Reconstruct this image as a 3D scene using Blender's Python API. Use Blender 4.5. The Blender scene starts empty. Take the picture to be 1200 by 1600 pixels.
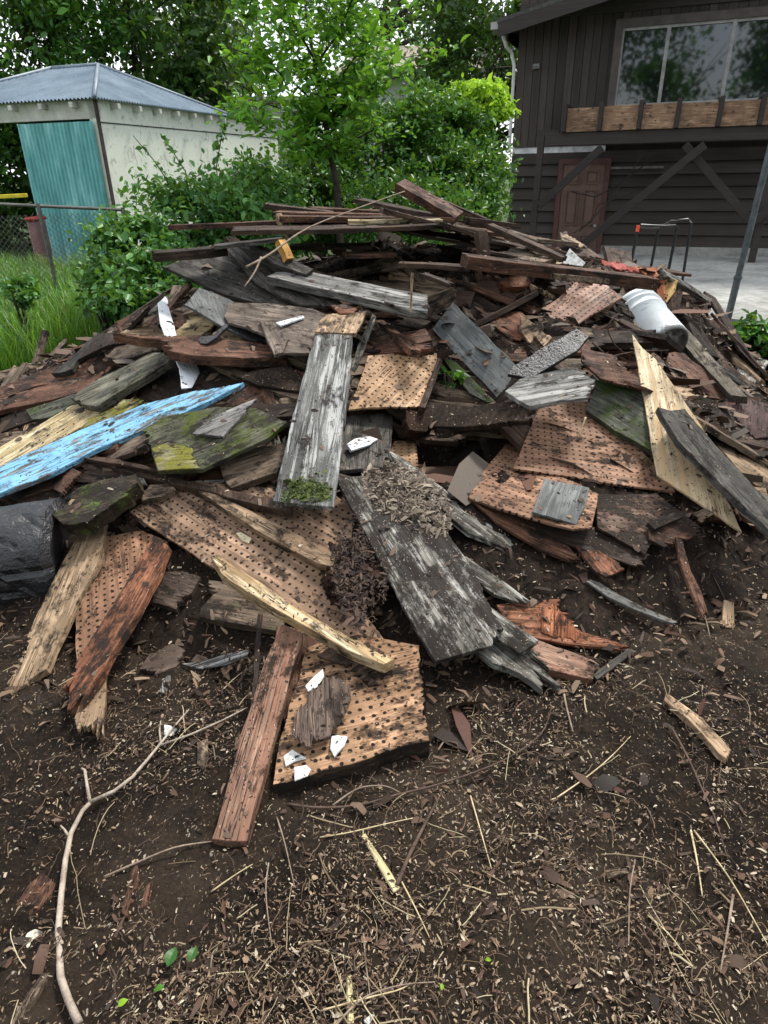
import bpy, bmesh, math, random
import numpy as np
from mathutils import Vector, Matrix
R = random.Random(7)
NR = np.random.default_rng(11)
rad = math.radians
SC = bpy.context.scene
COL = SC.collection
# ------------------------------------------------------------------ camera, sky, sun, exposure
FPX, W0, H0 = 1047.0, 1200, 1600
PITCH, ROLL = rad(26.85), rad(1.1)
CAM = np.array([0.0, 0.0, 1.55])
r0 = np.array([1.0, 0, 0]); u0 = np.array([0, math.sin(PITCH), math.cos(PITCH)]); FW = np.array([0, math.cos(PITCH), -math.sin(PITCH)])
RT = math.cos(ROLL) * r0 - math.sin(ROLL) * u0
UP = math.sin(ROLL) * r0 + math.cos(ROLL) * u0
cam = bpy.data.cameras.new('camera'); camo = bpy.data.objects.new('camera', cam); COL.objects.link(camo)
M = Matrix(((RT[0], UP[0], -FW[0], CAM[0]), (RT[1], UP[1], -FW[1], CAM[1]), (RT[2], UP[2], -FW[2], CAM[2]), (0, 0, 0, 1)))
camo.matrix_world = M
cam.sensor_fit = 'VERTICAL'; cam.sensor_height = 36; cam.lens = 36 * FPX / H0
cam.clip_start = 0.05; cam.clip_end = 3000
SC.camera = camo
SUN_EL, SUN_AZ = rad(56), rad(38)           # azimuth measured from +Y towards +X: the sun stands behind the heap, to the right
w = bpy.data.worlds.new('World'); SC.world = w; w.use_nodes = True
nt = w.node_tree; nt.nodes.clear()
sky = nt.nodes.new('ShaderNodeTexSky'); sky.sky_type = 'NISHITA'; sky.sun_disc = False
sky.sun_elevation = SUN_EL; sky.sun_rotation = SUN_AZ; sky.air_density = 1.0; sky.dust_density = 2.0
tc = nt.nodes.new('ShaderNodeTexCoord'); mp = nt.nodes.new('ShaderNodeMapping'); mp.inputs['Scale'].default_value = (1, 1, 2.5)
nz = nt.nodes.new('ShaderNodeTexNoise'); nz.inputs['Scale'].default_value = 2.2; nz.inputs['Detail'].default_value = 7; nz.inputs['Roughness'].default_value = .55
rp = nt.nodes.new('ShaderNodeValToRGB'); rp.color_ramp.elements[0].position = .40; rp.color_ramp.elements[1].position = .56
rp.color_ramp.elements[0].color = (.45, .45, .45, 1)
cl = nt.nodes.new('ShaderNodeMixRGB'); cl.inputs[2].default_value = (9.2, 9.6, 10.2, 1)
bg = nt.nodes.new('ShaderNodeBackground'); bg.inputs['Strength'].default_value = 0.055
ow = nt.nodes.new('ShaderNodeOutputWorld')
L = nt.links.new
L(tc.outputs['Generated'], mp.inputs['Vector']); L(mp.outputs[0], nz.inputs['Vector']); L(nz.outputs['Fac'], rp.inputs[0])
L(rp.outputs[0], cl.inputs[0]); L(sky.outputs[0], cl.inputs[1]); L(cl.outputs[0], bg.inputs['Color']); L(bg.outputs[0], ow.inputs[0])
sl = bpy.data.lights.new('sun', 'SUN'); sl.energy = 1.5; sl.angle = rad(10); sl.color = (1.0, .95, .86)
so = bpy.data.objects.new('sun', sl); COL.objects.link(so)
sd = Vector((math.sin(SUN_AZ) * math.cos(SUN_EL), math.cos(SUN_AZ) * math.cos(SUN_EL), math.sin(SUN_EL)))
so.rotation_euler = sd.to_track_quat('Z', 'Y').to_euler(); so.location = (0, 0, 30)
SC.view_settings.view_transform = 'Standard'; SC.view_settings.look = 'None'; SC.view_settings.gamma = 1
SC.view_settings.exposure = 1.78
SC.cycles.max_bounces = 6; SC.cycles.diffuse_bounces = 3; SC.cycles.transmission_bounces = 4; SC.cycles.glossy_bounces = 2

# ------------------------------------------------------------------ picture <-> place
def ray(px, py):                                    # direction with forward component 1
    return FW + RT * ((px - 600) / FPX) + UP * ((800 - py) / FPX)
def at(px, py, y):                                  # the point on the sight line that stands y metres ahead
    d = ray(px, py); return CAM + d * (y / d[1])
def proj(p):
    q = np.asarray(p) - CAM; f = q @ FW
    return 600 + FPX * (q @ RT) / f, 800 - FPX * (q @ UP) / f, f
_L = NR.random((256, 256))
def vnoise(x, y):
    x = np.asarray(x, float); y = np.asarray(y, float)
    xi = np.floor(x).astype(int); yi = np.floor(y).astype(int); fx = x - xi; fy = y - yi
    fx = fx * fx * (3 - 2 * fx); fy = fy * fy * (3 - 2 * fy)
    a = _L[xi & 255, yi & 255]; b = _L[(xi + 1) & 255, yi & 255]; c = _L[xi & 255, (yi + 1) & 255]; d = _L[(xi + 1) & 255, (yi + 1) & 255]
    return (a * (1 - fx) + b * fx) * (1 - fy) + (c * (1 - fx) + d * fx) * fy
def fbm(x, y, o=4, g=.5):
    s = 0; a = 1; t = 0
    for i in range(o):
        s = s + a * vnoise(x * 2 ** i + 17.3 * i, y * 2 ** i + 5.1 * i); t += a; a *= g
    return s / t - .5
def ground(x, y):
    return .07 * fbm(x * .9 + 40, y * .9 + 11, 2) * np.clip((12 - y) / 4, 0, 1)
def heap(x, y):
    x = np.asarray(x, float); y = np.asarray(y, float)
    cx, cy = .05, 4.95
    rx = np.where(x < cx, 3.6, 3.25); ry = np.where(y < cy, 3.15, 2.6)
    r = np.sqrt(((x - cx) / rx) ** 2 + ((y - cy) / ry) ** 2)
    h = 1.16 * np.clip(1 - r ** 1.15, -.25, 1)
    h = h - .48 * np.exp(-(((x - .30) / .30) ** 2 + ((y - 3.15) / .26) ** 2))      # hollow in the middle of the slope
    h = h - .22 * np.exp(-(((x - .1) / .8) ** 2 + ((y - 4.25) / .3) ** 2))         # hollow under the top boards
    h = h + .20 * np.exp(-(((x + 1.0) / .6) ** 2 + ((y - 4.1) / .5) ** 2)) + .06 * np.exp(-(((x - 1.0) / .5) ** 2 + ((y - 4.2) / .5) ** 2))
    h = h + .22 * np.exp(-(((x - 1.35) / .7) ** 2 + ((y - 4.8) / .5) ** 2)) + .26 * np.exp(-(((x - 2.05) / .5) ** 2 + ((y - 5.0) / .5) ** 2))
    return h
def surf(x, y):
    g = ground(x, y); return np.maximum(g, g + heap(x, y))
def hit(px, py, off=0.0, smin=.5):
    d = ray(px, py); t = smin
    prev = t
    while t < 60:
        p = CAM + d * t
        if p[2] <= float(surf(p[0], p[1])) + off: break
        prev = t; t += .02 + t * .004
    for _ in range(12):
        m = (prev + t) / 2; p = CAM + d * m
        if p[2] <= float(surf(p[0], p[1])) + off: t = m
        else: prev = m
    return CAM + d * t

# ------------------------------------------------------------------ naming
def tag(o, label=None, cat=None, group=None, kind=None):
    if label: o['label'] = label
    if cat: o['category'] = cat
    if group: o['group'] = group
    if kind: o['kind'] = kind
    return o
def empty(name, loc=(0, 0, 0), rz=0):
    o = bpy.data.objects.new(name, None); COL.objects.link(o); o.location = loc; o.rotation_euler = (0, 0, rz); o.empty_display_size = .1
    return o
def link(name, me, mat, parent=None, mw=None):
    o = bpy.data.objects.new(name, me); COL.objects.link(o)
    if mat is not None and not me.materials:
        for m in (mat if isinstance(mat, (list, tuple)) else [mat]): me.materials.append(m)
    if parent: o.parent = parent
    if mw is not None: o.matrix_world = mw
    return o
def mesh_np(name, V, F):                            # F: (n,k) array of equal-sided faces
    me = bpy.data.meshes.new(name); V = np.asarray(V, np.float32); F = np.asarray(F, np.int32)
    n, k = F.shape
    me.vertices.add(len(V)); me.vertices.foreach_set('co', V.ravel())
    me.loops.add(n * k); me.loops.foreach_set('vertex_index', F.ravel())
    me.polygons.add(n); me.polygons.foreach_set('loop_start', np.arange(n) * k)
    me.update(calc_edges=True); me.validate(); return me

class MB:                                           # collects shapes into ONE mesh
    def __init__(s): s.bm = bmesh.new()
    def box(s, a, b, bev=0, rot=None):
        a = Vector(a); b = Vector(b); c = (a + b) / 2; d = b - a
        m = Matrix.Translation(c) @ (rot or Matrix.Identity(4)) @ Matrix.Diagonal((abs(d.x), abs(d.y), abs(d.z), 1))
        g = bmesh.ops.create_cube(s.bm, size=1, matrix=m)
        if bev: bmesh.ops.bevel(s.bm, geom=list({e for v in g['verts'] for e in v.link_edges}), offset=bev, segments=1, affect='EDGES')
        return s
    def beam(s, p, q, w, t, up=(0, 0, 1), bev=0):   # square timber from p to q
        p = Vector(p); q = Vector(q); x = (q - p); l = x.length; x.normalize(); z = Vector(up); y = z.cross(x).normalized(); z = x.cross(y)
        m = Matrix((x, y, z)).transposed().to_4x4(); m.translation = (p + q) / 2
        g = bmesh.ops.create_cube(s.bm, size=1, matrix=m @ Matrix.Diagonal((l, w, t, 1)))
        if bev: bmesh.ops.bevel(s.bm, geom=list({e for v in g['verts'] for e in v.link_edges}), offset=bev, segments=1, affect='EDGES')
        return s
    def tube(s, pts, rr, n=8, cap=True):
        pts = [Vector(p) for p in pts]; rs = rr if isinstance(rr, (list, tuple)) else [rr] * len(pts)
        rings = []; ref = Vector((.13, .21, 1)).normalized()
        for i, p in enumerate(pts):
            d = (pts[min(i + 1, len(pts) - 1)] - pts[max(i - 1, 0)]).normalized()
            if abs(d.dot(ref)) > .97: ref = Vector((1, .2, 0)).normalized()
            a = d.cross(ref).normalized(); b = d.cross(a)
            rings.append([s.bm.verts.new(p + (a * math.cos(2 * math.pi * k / n) + b * math.sin(2 * math.pi * k / n)) * rs[i]) for k in range(n)])
        for i in range(len(rings) - 1):
            for k in range(n): s.bm.faces.new((rings[i][k], rings[i][(k + 1) % n], rings[i + 1][(k + 1) % n], rings[i + 1][k]))
        if cap:
            s.bm.faces.new(rings[0][::-1]); s.bm.faces.new(rings[-1])
        return s
    def poly(s, pts):
        s.bm.faces.new([s.bm.verts.new(p) for p in pts]); return s
    def build(s, name, mat, parent=None, smooth=False, mw=None):
        bmesh.ops.recalc_face_normals(s.bm, faces=s.bm.faces)
        me = bpy.data.meshes.new(name); s.bm.to_mesh(me); s.bm.free()
        if smooth: me.polygons.foreach_set('use_smooth', [True] * len(me.polygons))
        return link(name, me, mat, parent, mw)

# ------------------------------------------------------------------ materials
class NT:
    def __init__(s, name):
        s.m = bpy.data.materials.new(name); s.m.use_nodes = True; s.t = s.m.node_tree; s.b = s.t.nodes['Principled BSDF']
        s.co = s.n('ShaderNodeTexCoord').outputs['Object']; s.k = {}
    def n(s, t, **kw):
        x = s.t.nodes.new(t)
        for k, v in kw.items(): setattr(x, k, v)
        return x
    def set(s, sock, v):
        if isinstance(v, bpy.types.NodeSocket): s.t.links.new(v, sock)
        elif isinstance(v, (tuple, list)) and len(v) == 3 and sock.type == 'RGBA': sock.default_value = (*v, 1)
        else: sock.default_value = v
    def mapped(s, sc, v=None, rnd=True):
        m = s.n('ShaderNodeMapping'); m.inputs['Scale'].default_value = sc
        s.set(m.inputs['Vector'], v or s.rco() if rnd else (v or s.co)); return m.outputs[0]
    def rco(s):
        if 'r' not in s.k:
            o = s.n('ShaderNodeObjectInfo'); a = s.n('ShaderNodeVectorMath', operation='SCALE'); a.inputs[0].default_value = (13, 7, 5); s.set(a.inputs['Scale'], o.outputs['Random'])
            b = s.n('ShaderNodeVectorMath', operation='ADD'); s.set(b.inputs[0], s.co); s.set(b.inputs[1], a.outputs[0]); s.k['r'] = b.outputs[0]; s.k['rand'] = o.outputs['Random']
        return s.k['r']
    def noise(s, v, scale=1, detail=4, rough=.5, dist=0):
        n = s.n('ShaderNodeTexNoise'); s.set(n.inputs['Vector'], v); n.inputs['Scale'].default_value = scale; n.inputs['Detail'].default_value = detail
        n.inputs['Roughness'].default_value = rough; n.inputs['Distortion'].default_value = dist; return n.outputs['Fac']
    def vor(s, v, scale, out='Distance', rnd=1):
        n = s.n('ShaderNodeTexVoronoi'); s.set(n.inputs['Vector'], v); n.inputs['Scale'].default_value = scale; n.inputs['Randomness'].default_value = rnd; return n.outputs[out]
    def ramp(s, f, *st):
        r = s.n('ShaderNodeValToRGB'); s.set(r.inputs[0], f); e = r.color_ramp.elements
        while len(e) < len(st): e.new(.5)
        for i, (p, c) in enumerate(st):
            e[i].position = p; e[i].color = (c, c, c, 1) if not isinstance(c, (tuple, list)) else (*c, 1)
        return r.outputs[0]
    def mix(s, f, a, b, mode='MIX'):
        m = s.n('ShaderNodeMixRGB', blend_type=mode); s.set(m.inputs[0], f); s.set(m.inputs[1], a); s.set(m.inputs[2], b); return m.outputs[0]
    def math(s, op, a, b=0.0, c=None, clamp=False):
        m = s.n('ShaderNodeMath', operation=op, use_clamp=clamp); s.set(m.inputs[0], a); s.set(m.inputs[1], b)
        if c is not None: s.set(m.inputs[2], c)
        return m.outputs[0]
    def bump(s, h, st=.5, dist=.01, prev=None):
        b = s.n('ShaderNodeBump'); b.inputs['Strength'].default_value = st; b.inputs['Distance'].default_value = dist; s.set(b.inputs['Height'], h)
        if prev is not None: s.set(b.inputs['Normal'], prev)
        return b.outputs[0]
    def out(s, col, rough=.8, bump=None, spec=.3, **kw):
        s.set(s.b.inputs['Base Color'], col); s.set(s.b.inputs['Roughness'], rough); s.set(s.b.inputs['Specular IOR Level'], spec)
        if bump is not None: s.set(s.b.inputs['Normal'], bump)
        for k, v in kw.items(): s.set(s.b.inputs[k.replace('_', ' ')], v)
        return s.m
WEB = {}
def wood(name, lo, hi, dirt=.3, moss=0, mosscol=(.07, .11, .015), crack=.5, fleck=.35, spot=.4, tint=None, streak=None, peg=0, bumps=1.0, rough=.72, scale=1.0, paint=None, peel=.3, dirtcol=(.018, .013, .010)):
    """weathered timber, grain along the object's own x"""
    if name in WEB: return WEB[name]
    s = NT(name); v = s.rco()
    g1 = s.noise(s.mapped((3.2 * scale, 42 * scale, 42 * scale)), 1, 6, .62, .9)
    g2 = s.noise(s.mapped((14 * scale, 260 * scale, 260 * scale)), 1, 3, .6)
    g3 = s.noise(v, 7, 5, .6)
    f = s.math('ADD', s.math('MULTIPLY', g1, .75), s.math('MULTIPLY', g2, .35))
    col = s.ramp(f, (.41, tuple(c * .6 for c in lo)), (.53, tuple((a * .6 + b * .4) for a, b in zip(lo, hi))), (.65, tuple(c * 1.15 for c in hi)))
    mid = tuple((a + b) / 2 * .8 for a, b in zip(lo, hi))
    col = s.mix(s.ramp(g3, (.42, 0.0), (.62, .8)), col, tint or tuple(c * .8 for c in mid)); big = s.noise(v, 2.6, 4, .6); col = s.mix(s.ramp(big, (.46, 0.0), (.62, .55)), col, tuple(c * 1.25 for c in lo))
    # a little variety from board to board
    hv = s.n('ShaderNodeHueSaturation'); s.set(hv.inputs['Color'], col); s.set(hv.inputs['Value'], s.math('ADD', .78, s.math('MULTIPLY', s.k['rand'], .45))); col = hv.outputs[0]
    hgt = s.math('ADD', s.math('MULTIPLY', g1, .8), s.math('MULTIPLY', g2, .35))
    if streak:
        st = s.ramp(s.noise(s.mapped((1.6, 26, 26)), 1, 5, .7, .6), (.52, 0.0), (.60, 1.0)); col = s.mix(st, col, streak)
    if paint:
        pe = s.noise(s.mapped((6, 22, 22)), 1, 7, .72, .5)
        pm = s.ramp(pe, (.30 + peel * .3, 0.0), (.33 + peel * .3, 1.0))
        pc = s.mix(s.noise(s.mapped((5, 60, 60)), 1, 4, .6), tuple(c * .72 for c in paint), paint)
        col = s.mix(pm, col, pc); hgt = s.math('ADD', hgt, s.math('MULTIPLY', pm, .3))
    if crack:
        cn = s.noise(s.mapped((2.2, 75, 75)), 1, 3, .55, .8)
        cm = s.ramp(s.math('ABSOLUTE', s.math('SUBTRACT', cn, .5)), (.006, 1.0), (.022, 0.0))
        cg = s.ramp(s.noise(v, 5, 2), (.62 - crack * .25, 0.0), (.70 - crack * .25, 1.0))
        cm = s.math('MULTIPLY', cm, cg); col = s.mix(cm, col, (.012, .009, .007)); hgt = s.math('SUBTRACT', hgt, s.math('MULTIPLY', cm, .9))
    if peg:
        q = s.n('ShaderNodeVectorMath', operation='SCALE'); s.set(q.inputs[0], s.co); q.inputs['Scale'].default_value = 1 / peg
        wob = s.n('ShaderNodeTexNoise'); s.set(wob.inputs['Vector'], s.co); wob.inputs['Scale'].default_value = 9
        q1 = s.n('ShaderNodeVectorMath', operation='ADD'); s.set(q1.inputs[0], q.outputs[0]); 
        w2 = s.n('ShaderNodeVectorMath', operation='SCALE'); s.set(w2.inputs[0], wob.outputs['Color']); w2.inputs['Scale'].default_value = .28; s.set(q1.inputs[1], w2.outputs[0])
        q2 = s.n('ShaderNodeVectorMath', operation='FRACTION'); s.set(q2.inputs[0], q1.outputs[0])
        q3 = s.n('ShaderNodeVectorMath', operation='SUBTRACT'); s.set(q3.inputs[0], q2.outputs[0]); q3.inputs[1].default_value = (.5, .5, .5)
        q4 = s.n('ShaderNodeSeparateXYZ'); s.set(q4.inputs[0], q3.outputs[0])
        dd = s.math('SQRT', s.math('ADD', s.math('MULTIPLY', q4.outputs[0], q4.outputs[0]), s.math('MULTIPLY', q4.outputs[1], q4.outputs[1])))
        hole = s.ramp(s.math('ADD', s.math('ADD', dd, s.math('MULTIPLY', s.math('SUBTRACT', s.noise(v, 5, 3), .5), .16)), s.math('MULTIPLY', s.math('SUBTRACT', s.noise(s.co, 60, 2), .5), .12)), (.135, 1.0), (.19, 0.0))
        col = s.mix(hole, col, (.010, .007, .005)); hgt = s.math('SUBTRACT', hgt, s.math('MULTIPLY', hole, 1.6))
    if moss:
        mn = s.noise(v, 9, 7, .7); mm = s.ramp(mn, (.66 - moss * .36, 0.0), (.76 - moss * .36, 1.0))
        mc = s.mix(s.noise(v, 120, 3), tuple(c * .35 for c in mosscol), tuple(min(1, c * 1.5) for c in mosscol)); col = s.mix(mm, col, mc)
        hgt = s.math('ADD', hgt, s.math('MULTIPLY', s.math('MULTIPLY', mm, s.noise(v, 180, 3)), .8))
    if dirt:
        dn = s.noise(s.mapped((1, 1.8, 1.8)), 5.5, 10, .74); dm = s.ramp(dn, (.635 - dirt * .30, 0.0), (.70 - dirt * .28, .94))
        dc = s.mix(s.noise(v, 150, 4, .7), tuple(c * .3 for c in dirtcol), tuple(c * 1.7 for c in dirtcol)); col = s.mix(dm, col, dc)
        hgt = s.math('ADD', hgt, s.math('MULTIPLY', s.math('MULTIPLY', dm, s.noise(v, 130, 5, .75)), 2.2))
    if spot:
        vd = s.vor(s.mapped((1, 1.7, 1)), 62); vr = s.vor(s.mapped((1, 1.7, 1)), 62, 'Color')
        sm = s.math('MULTIPLY', s.ramp(vd, (.16, 1.0), (.24, 0.0)), s.ramp(vr, (.93 - spot * .35, 0.0), (.95 - spot * .35, 1.0)))
        col = s.mix(sm, col, (.012, .009, .007)); hgt = s.math('SUBTRACT', hgt, s.math('MULTIPLY', sm, .6))
    if fleck:
        vd = s.vor(s.mapped((1, 2.0, 1)), 88); vr = s.vor(s.mapped((1, 2.0, 1)), 88, 'Color')
        fm = s.math('MULTIPLY', s.ramp(vd, (.18, 1.0), (.23, 0.0)), s.ramp(vr, (.96 - fleck * .3, 0.0), (.97 - fleck * .3, 1.0)))
        col = s.mix(fm, col, (.45, .40, .33)); hgt = s.math('ADD', hgt, s.math('MULTIPLY', fm, .5))
    WEB[name] = s.out(col, s.ramp(g3, (.3, rough - .16), (.7, min(1, rough + .12))), s.bump(hgt, .85 * bumps, .004), .17); return WEB[name]

def simple(name, a, b, scale=8, rough=.7, bump=.3, metal=0, spec=.3, dist=.01, detail=6):
    s = NT(name); n = s.noise(s.rco(), scale, detail, .6); f = s.noise(s.rco(), scale * 9, 3, .6)
    m = s.math('ADD', s.math('MULTIPLY', n, .7), s.math('MULTIPLY', f, .3))
    return s.out(s.ramp(m, (.36, a), (.64, b)), rough, s.bump(m, bump, dist), spec, Metallic=metal)
def leafmat(name, a, b, c, trans=.25, rough=.45):
    s = NT(name); g = s.n('ShaderNodeNewGeometry')
    n = s.noise(s.co, .9, 3, .6); f = s.math('ADD', s.math('MULTIPLY', g.outputs['Random Per Island'], .55), s.math('MULTIPLY', n, .5))
    col = s.ramp(f, (.25, a), (.55, b), (.85, c)); s.out(col, rough, None, .35)
    t = s.n('ShaderNodeBsdfTranslucent'); s.set(t.inputs[0], s.mix(.5, col, (.25, .42, .03), 'MIX')); m = s.n('ShaderNodeMixShader'); m.inputs[0].default_value = trans
    o = s.t.nodes['Material Output']; s.set(m.inputs[1], s.b.outputs[0]); s.set(m.inputs[2], t.outputs[0]); s.set(o.inputs[0], m.outputs[0]); return s.m
def islandmat(name, *cols, rough=.7):
    s = NT(name); g = s.n('ShaderNodeNewGeometry'); st = [(i / max(1, len(cols) - 1) * .9 + .05, c) for i, c in enumerate(cols)]
    n = s.noise(s.co, 90, 3); col = s.mix(.5, s.ramp(g.outputs['Random Per Island'], *st), s.mix(n, (.3, .3, .3), (1.2, 1.2, 1.2)), 'MULTIPLY')
    return s.out(col, rough, None, .25)
# ================================================================== THE SETTING
def soil_mat():
    s = NT('soil'); v = s.co
    n1 = s.noise(v, 1.1, 6, .6); n2 = s.noise(v, 14, 8, .75); n3 = s.noise(v, 90, 6, .75)
    f = s.math('ADD', s.math('MULTIPLY', n2, .5), s.math('MULTIPLY', n3, .5))
    c = s.ramp(f, (.40, (.0035, .0024, .0017)), (.53, (.014, .0092, .006)), (.68, (.050, .033, .021)))
    c = s.mix(s.ramp(n1, (.45, 0.0), (.62, .75)), c, s.mix(n3, (.016, .011, .0075), (.075, .055, .038)))
    # pale rot-wood crumbs, two sizes, pulled out into slivers
    for sc, th, keep, cc in ((75, .15, .62, (.36, .29, .20)), (140, .17, .55, (.24, .18, .12)), (46, .13, .80, (.50, .44, .35))):
        mv = s.mapped((1, .45, 1), s.co, False)
        rot = s.n('ShaderNodeMapping'); rot.inputs['Rotation'].default_value = (0, 0, sc * .37); s.set(rot.inputs['Vector'], mv)
        wv = s.n('ShaderNodeVectorMath', operation='ADD'); s.set(wv.inputs[0], rot.outputs[0])
        nn = s.n('ShaderNodeTexNoise'); s.set(nn.inputs['Vector'], s.co); nn.inputs['Scale'].default_value = 30
        sc2 = s.n('ShaderNodeVectorMath', operation='SCALE'); s.set(sc2.inputs[0], nn.outputs['Color']); sc2.inputs['Scale'].default_value = .03; s.set(wv.inputs[1], sc2.outputs[0])
        d = s.vor(wv.outputs[0], sc); cr = s.vor(wv.outputs[0], sc, 'Color')
        mk = s.math('MULTIPLY', s.ramp(d, (th, 1.0), (th + .06, 0.0)), s.ramp(cr, (keep, 0.0), (keep + .02, 1.0)))
        c = s.mix(mk, c, s.mix(cr, cc, tuple(x * .5 for x in cc)))
    # grass-grown ground outside the worked yard
    sp = s.n('ShaderNodeSeparateXYZ'); s.set(sp.inputs[0], s.co)
    e = s.math('ADD', s.math('MULTIPLY', s.math('ADD', sp.outputs[0], 3.4), -1.0), s.math('MULTIPLY', s.noise(v, 1.3, 4), 1.2))
    far = s.math('SUBTRACT', s.math('ABSOLUTE', s.math('SUBTRACT', sp.outputs[1], 6)), 5.4)
    gm = s.ramp(s.math('MAXIMUM', e, far), (.5, 0.0), (.75, 1.0))
    c = s.mix(gm, c, s.mix(n2, (.018, .035, .008), (.05, .085, .02)))
    return s.out(c, s.ramp(n2, (.4, .62), (.65, .95)), s.bump(f, 1.0, .014), .10)
SOIL = soil_mat()
def axis(lo, hi, fine, coarse, a, b):               # grid lines: fine inside [a,b], growing outside
    x = list(np.arange(a, b, fine)); s = fine; v = a
    while v > lo: s *= coarse; v -= s; x.insert(0, v)
    s = fine; v = x[-1]
    while v < hi: s *= coarse; v += s; x.append(v)
    return np.array(x)
gx = axis(-1500, 1500, .0125, 1.055, -2.0, 2.1); gy = axis(-60, 2500, .0125, 1.045, .45, 3.0)
X, Y = np.meshgrid(gx, gy, indexing='ij')
def crisp(X, Y):
    k = np.clip((9 - Y) / 3, 0, 1) * np.clip((5 - abs(X)) / 2, 0, 1)
    cl = np.clip(fbm(X * 9, Y * 9, 4, .6) + .05, -.3, .5); lump = np.clip(vnoise(X * 17 + 3, Y * 17) - .55, 0, 1)
    return k * (cl * .045 * (.45 + 1.1 * vnoise(X * 1.3 + 7, Y * 1.3)) + lump * .03 * (vnoise(X * 1.1, Y * 1.1 + 4) > .4) + fbm(X * 38, Y * 38, 2) * .016)
Z = ground(X, Y) + crisp(X, Y) - .01
n0, n1 = X.shape; I = np.arange(n0 * n1).reshape(n0, n1)
F = np.stack([I[:-1, :-1], I[1:, :-1], I[1:, 1:], I[:-1, 1:]], -1).reshape(-1, 4)
g = link('ground', mesh_np('ground', np.stack([X, Y, Z], -1).reshape(-1, 3), F), SOIL); tag(g, kind='structure')
g.data.polygons.foreach_set('use_smooth', [True] * len(g.data.polygons))

# ---- slivers and crumbs strewn over bare soil
def shards(pos, size, asp, mats, name, nrm=None, tilt=.5, thick=True, curl=.25):
    n = len(pos); ln = size * np.exp(NR.normal(0, .45, n)); wd = ln / (asp * np.exp(NR.normal(0, .35, n)))
    az = NR.uniform(0, 2 * np.pi, n); d = np.stack([np.cos(az), np.sin(az), NR.normal(0, tilt * .5, n)], -1)
    if nrm is not None: d -= nrm * np.sum(d * nrm, -1, keepdims=True)
    d /= np.linalg.norm(d, axis=1, keepdims=True)
    up = (nrm if nrm is not None else np.tile([0, 0, 1.0], (n, 1))) + NR.normal(0, tilt, (n, 3)); s = np.cross(up, d); s /= np.linalg.norm(s, axis=1, keepdims=True); u = np.cross(d, s)
    L_ = ln[:, None] / 2; W_ = wd[:, None] / 2; b = (NR.normal(0, curl, n) * ln)[:, None]; k = NR.uniform(.1, 1, (n, 2, 1))
    mid = pos + u * np.abs(b) * .5
    V = np.stack([pos - d * L_ - s * W_ * k[:, 0], pos - d * L_ + s * W_ * k[:, 0], mid + s * W_, pos + d * L_ + s * W_ * k[:, 1], pos + d * L_ - s * W_ * k[:, 1], mid - s * W_], 1)
    base = np.arange(n)[:, None] * 6
    F = np.concatenate([base + np.array([0, 1, 2, 5]), base + np.array([5, 2, 3, 4])])
    return mesh_np(name, V.reshape(-1, 3), F)
def yard_pts(n, near=1.0):
    out = []
    while len(out) < n:
        y = .5 + (NR.random(n) ** (1.7 * near)) * 6; x = NR.uniform(-1, 1, n) * (.75 + y * .62)
        keep = (NR.random(n) < .10 + 2.6 * np.clip(fbm(x * 2.6 + 9, y * 2.6, 4, .6) + .10, 0, 1)) & (heap(x, y) < .05)
        out += list(np.stack([x, y], -1)[keep])
    p = np.array(out[:n]); return np.concatenate([p, (ground(p[:, 0], p[:, 1]) + crisp(p[:, 0], p[:, 1]))[:, None]], 1)
CHIPM = islandmat('chips', (.05, .03, .018), (.16, .10, .06), (.33, .24, .15), (.10, .05, .03), (.50, .43, .32), (.22, .15, .09))
p = yard_pts(30000); p[:, 2] += -.003
tag(link('wood_chips', shards(p, .0066, 3.2, None, 'wood_chips'), CHIPM), 'small pale and brown wood chips strewn over the bare soil', 'wood chips', kind='stuff')
p = yard_pts(2200); p[:, 2] += -.004
tag(link('bark_flakes', shards(p, .019, 3.2, None, 'bark_flakes', tilt=.45), islandmat('bark', (.018, .012, .009), (.05, .030, .02), (.10, .055, .035), (.03, .02, .015))), 'dark brown bark flakes littering the soil', 'bark flakes', kind='stuff')
def ribbons(starts, length, wdt, name, rise=.25, seg=5, wig=.5):
    n = len(starts); ln = length * np.exp(NR.normal(0, .5, n)); az = NR.uniform(0, 2 * np.pi, n); w_ = wdt * np.exp(NR.normal(0, .35, n))
    pts = [starts]; a = az.copy(); hz = np.zeros(n); top = np.abs(NR.normal(0, rise, n)) * ln
    cur = starts.copy(); P = []
    for i in range(seg + 1):
        t = i / seg; q = cur.copy(); q[:, 2] = starts[:, 2] + 4 * t * (1 - t) * top + .001
        P.append(q); a = a + NR.normal(0, wig, n); cur = cur + np.stack([np.cos(a), np.sin(a), 0 * a], -1) * (ln / seg)[:, None]
    P = np.array(P); D = np.gradient(P, axis=0); S = np.stack([-D[..., 1], D[..., 0], 0 * D[..., 0]], -1); S /= np.linalg.norm(S, axis=-1, keepdims=True) + 1e-9
    A = P + S * w_[None, :, None] / 2; B = P - S * w_[None, :, None] / 2; T = P + np.array([0, 0, 1]) * w_[None, :, None] * .5
    V = np.stack([A, B, T], 2).transpose(1, 0, 2, 3).reshape(-1, 3)     # n, seg+1, 3
    base = (np.arange(n) * (seg + 1) * 3)[:, None]; F = []
    for i in range(seg):
        for (u_, v_) in ((0, 2), (2, 1)): F.append(base + np.array([i * 3 + u_, i * 3 + v_, i * 3 + 3 + v_, i * 3 + 3 + u_]))
    return mesh_np(name, V, np.concatenate(F))
STRAWM = islandmat('straw', (.06, .04, .025), (.20, .145, .08), (.36, .29, .17), (.08, .05, .03), (.26, .20, .12))
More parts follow.
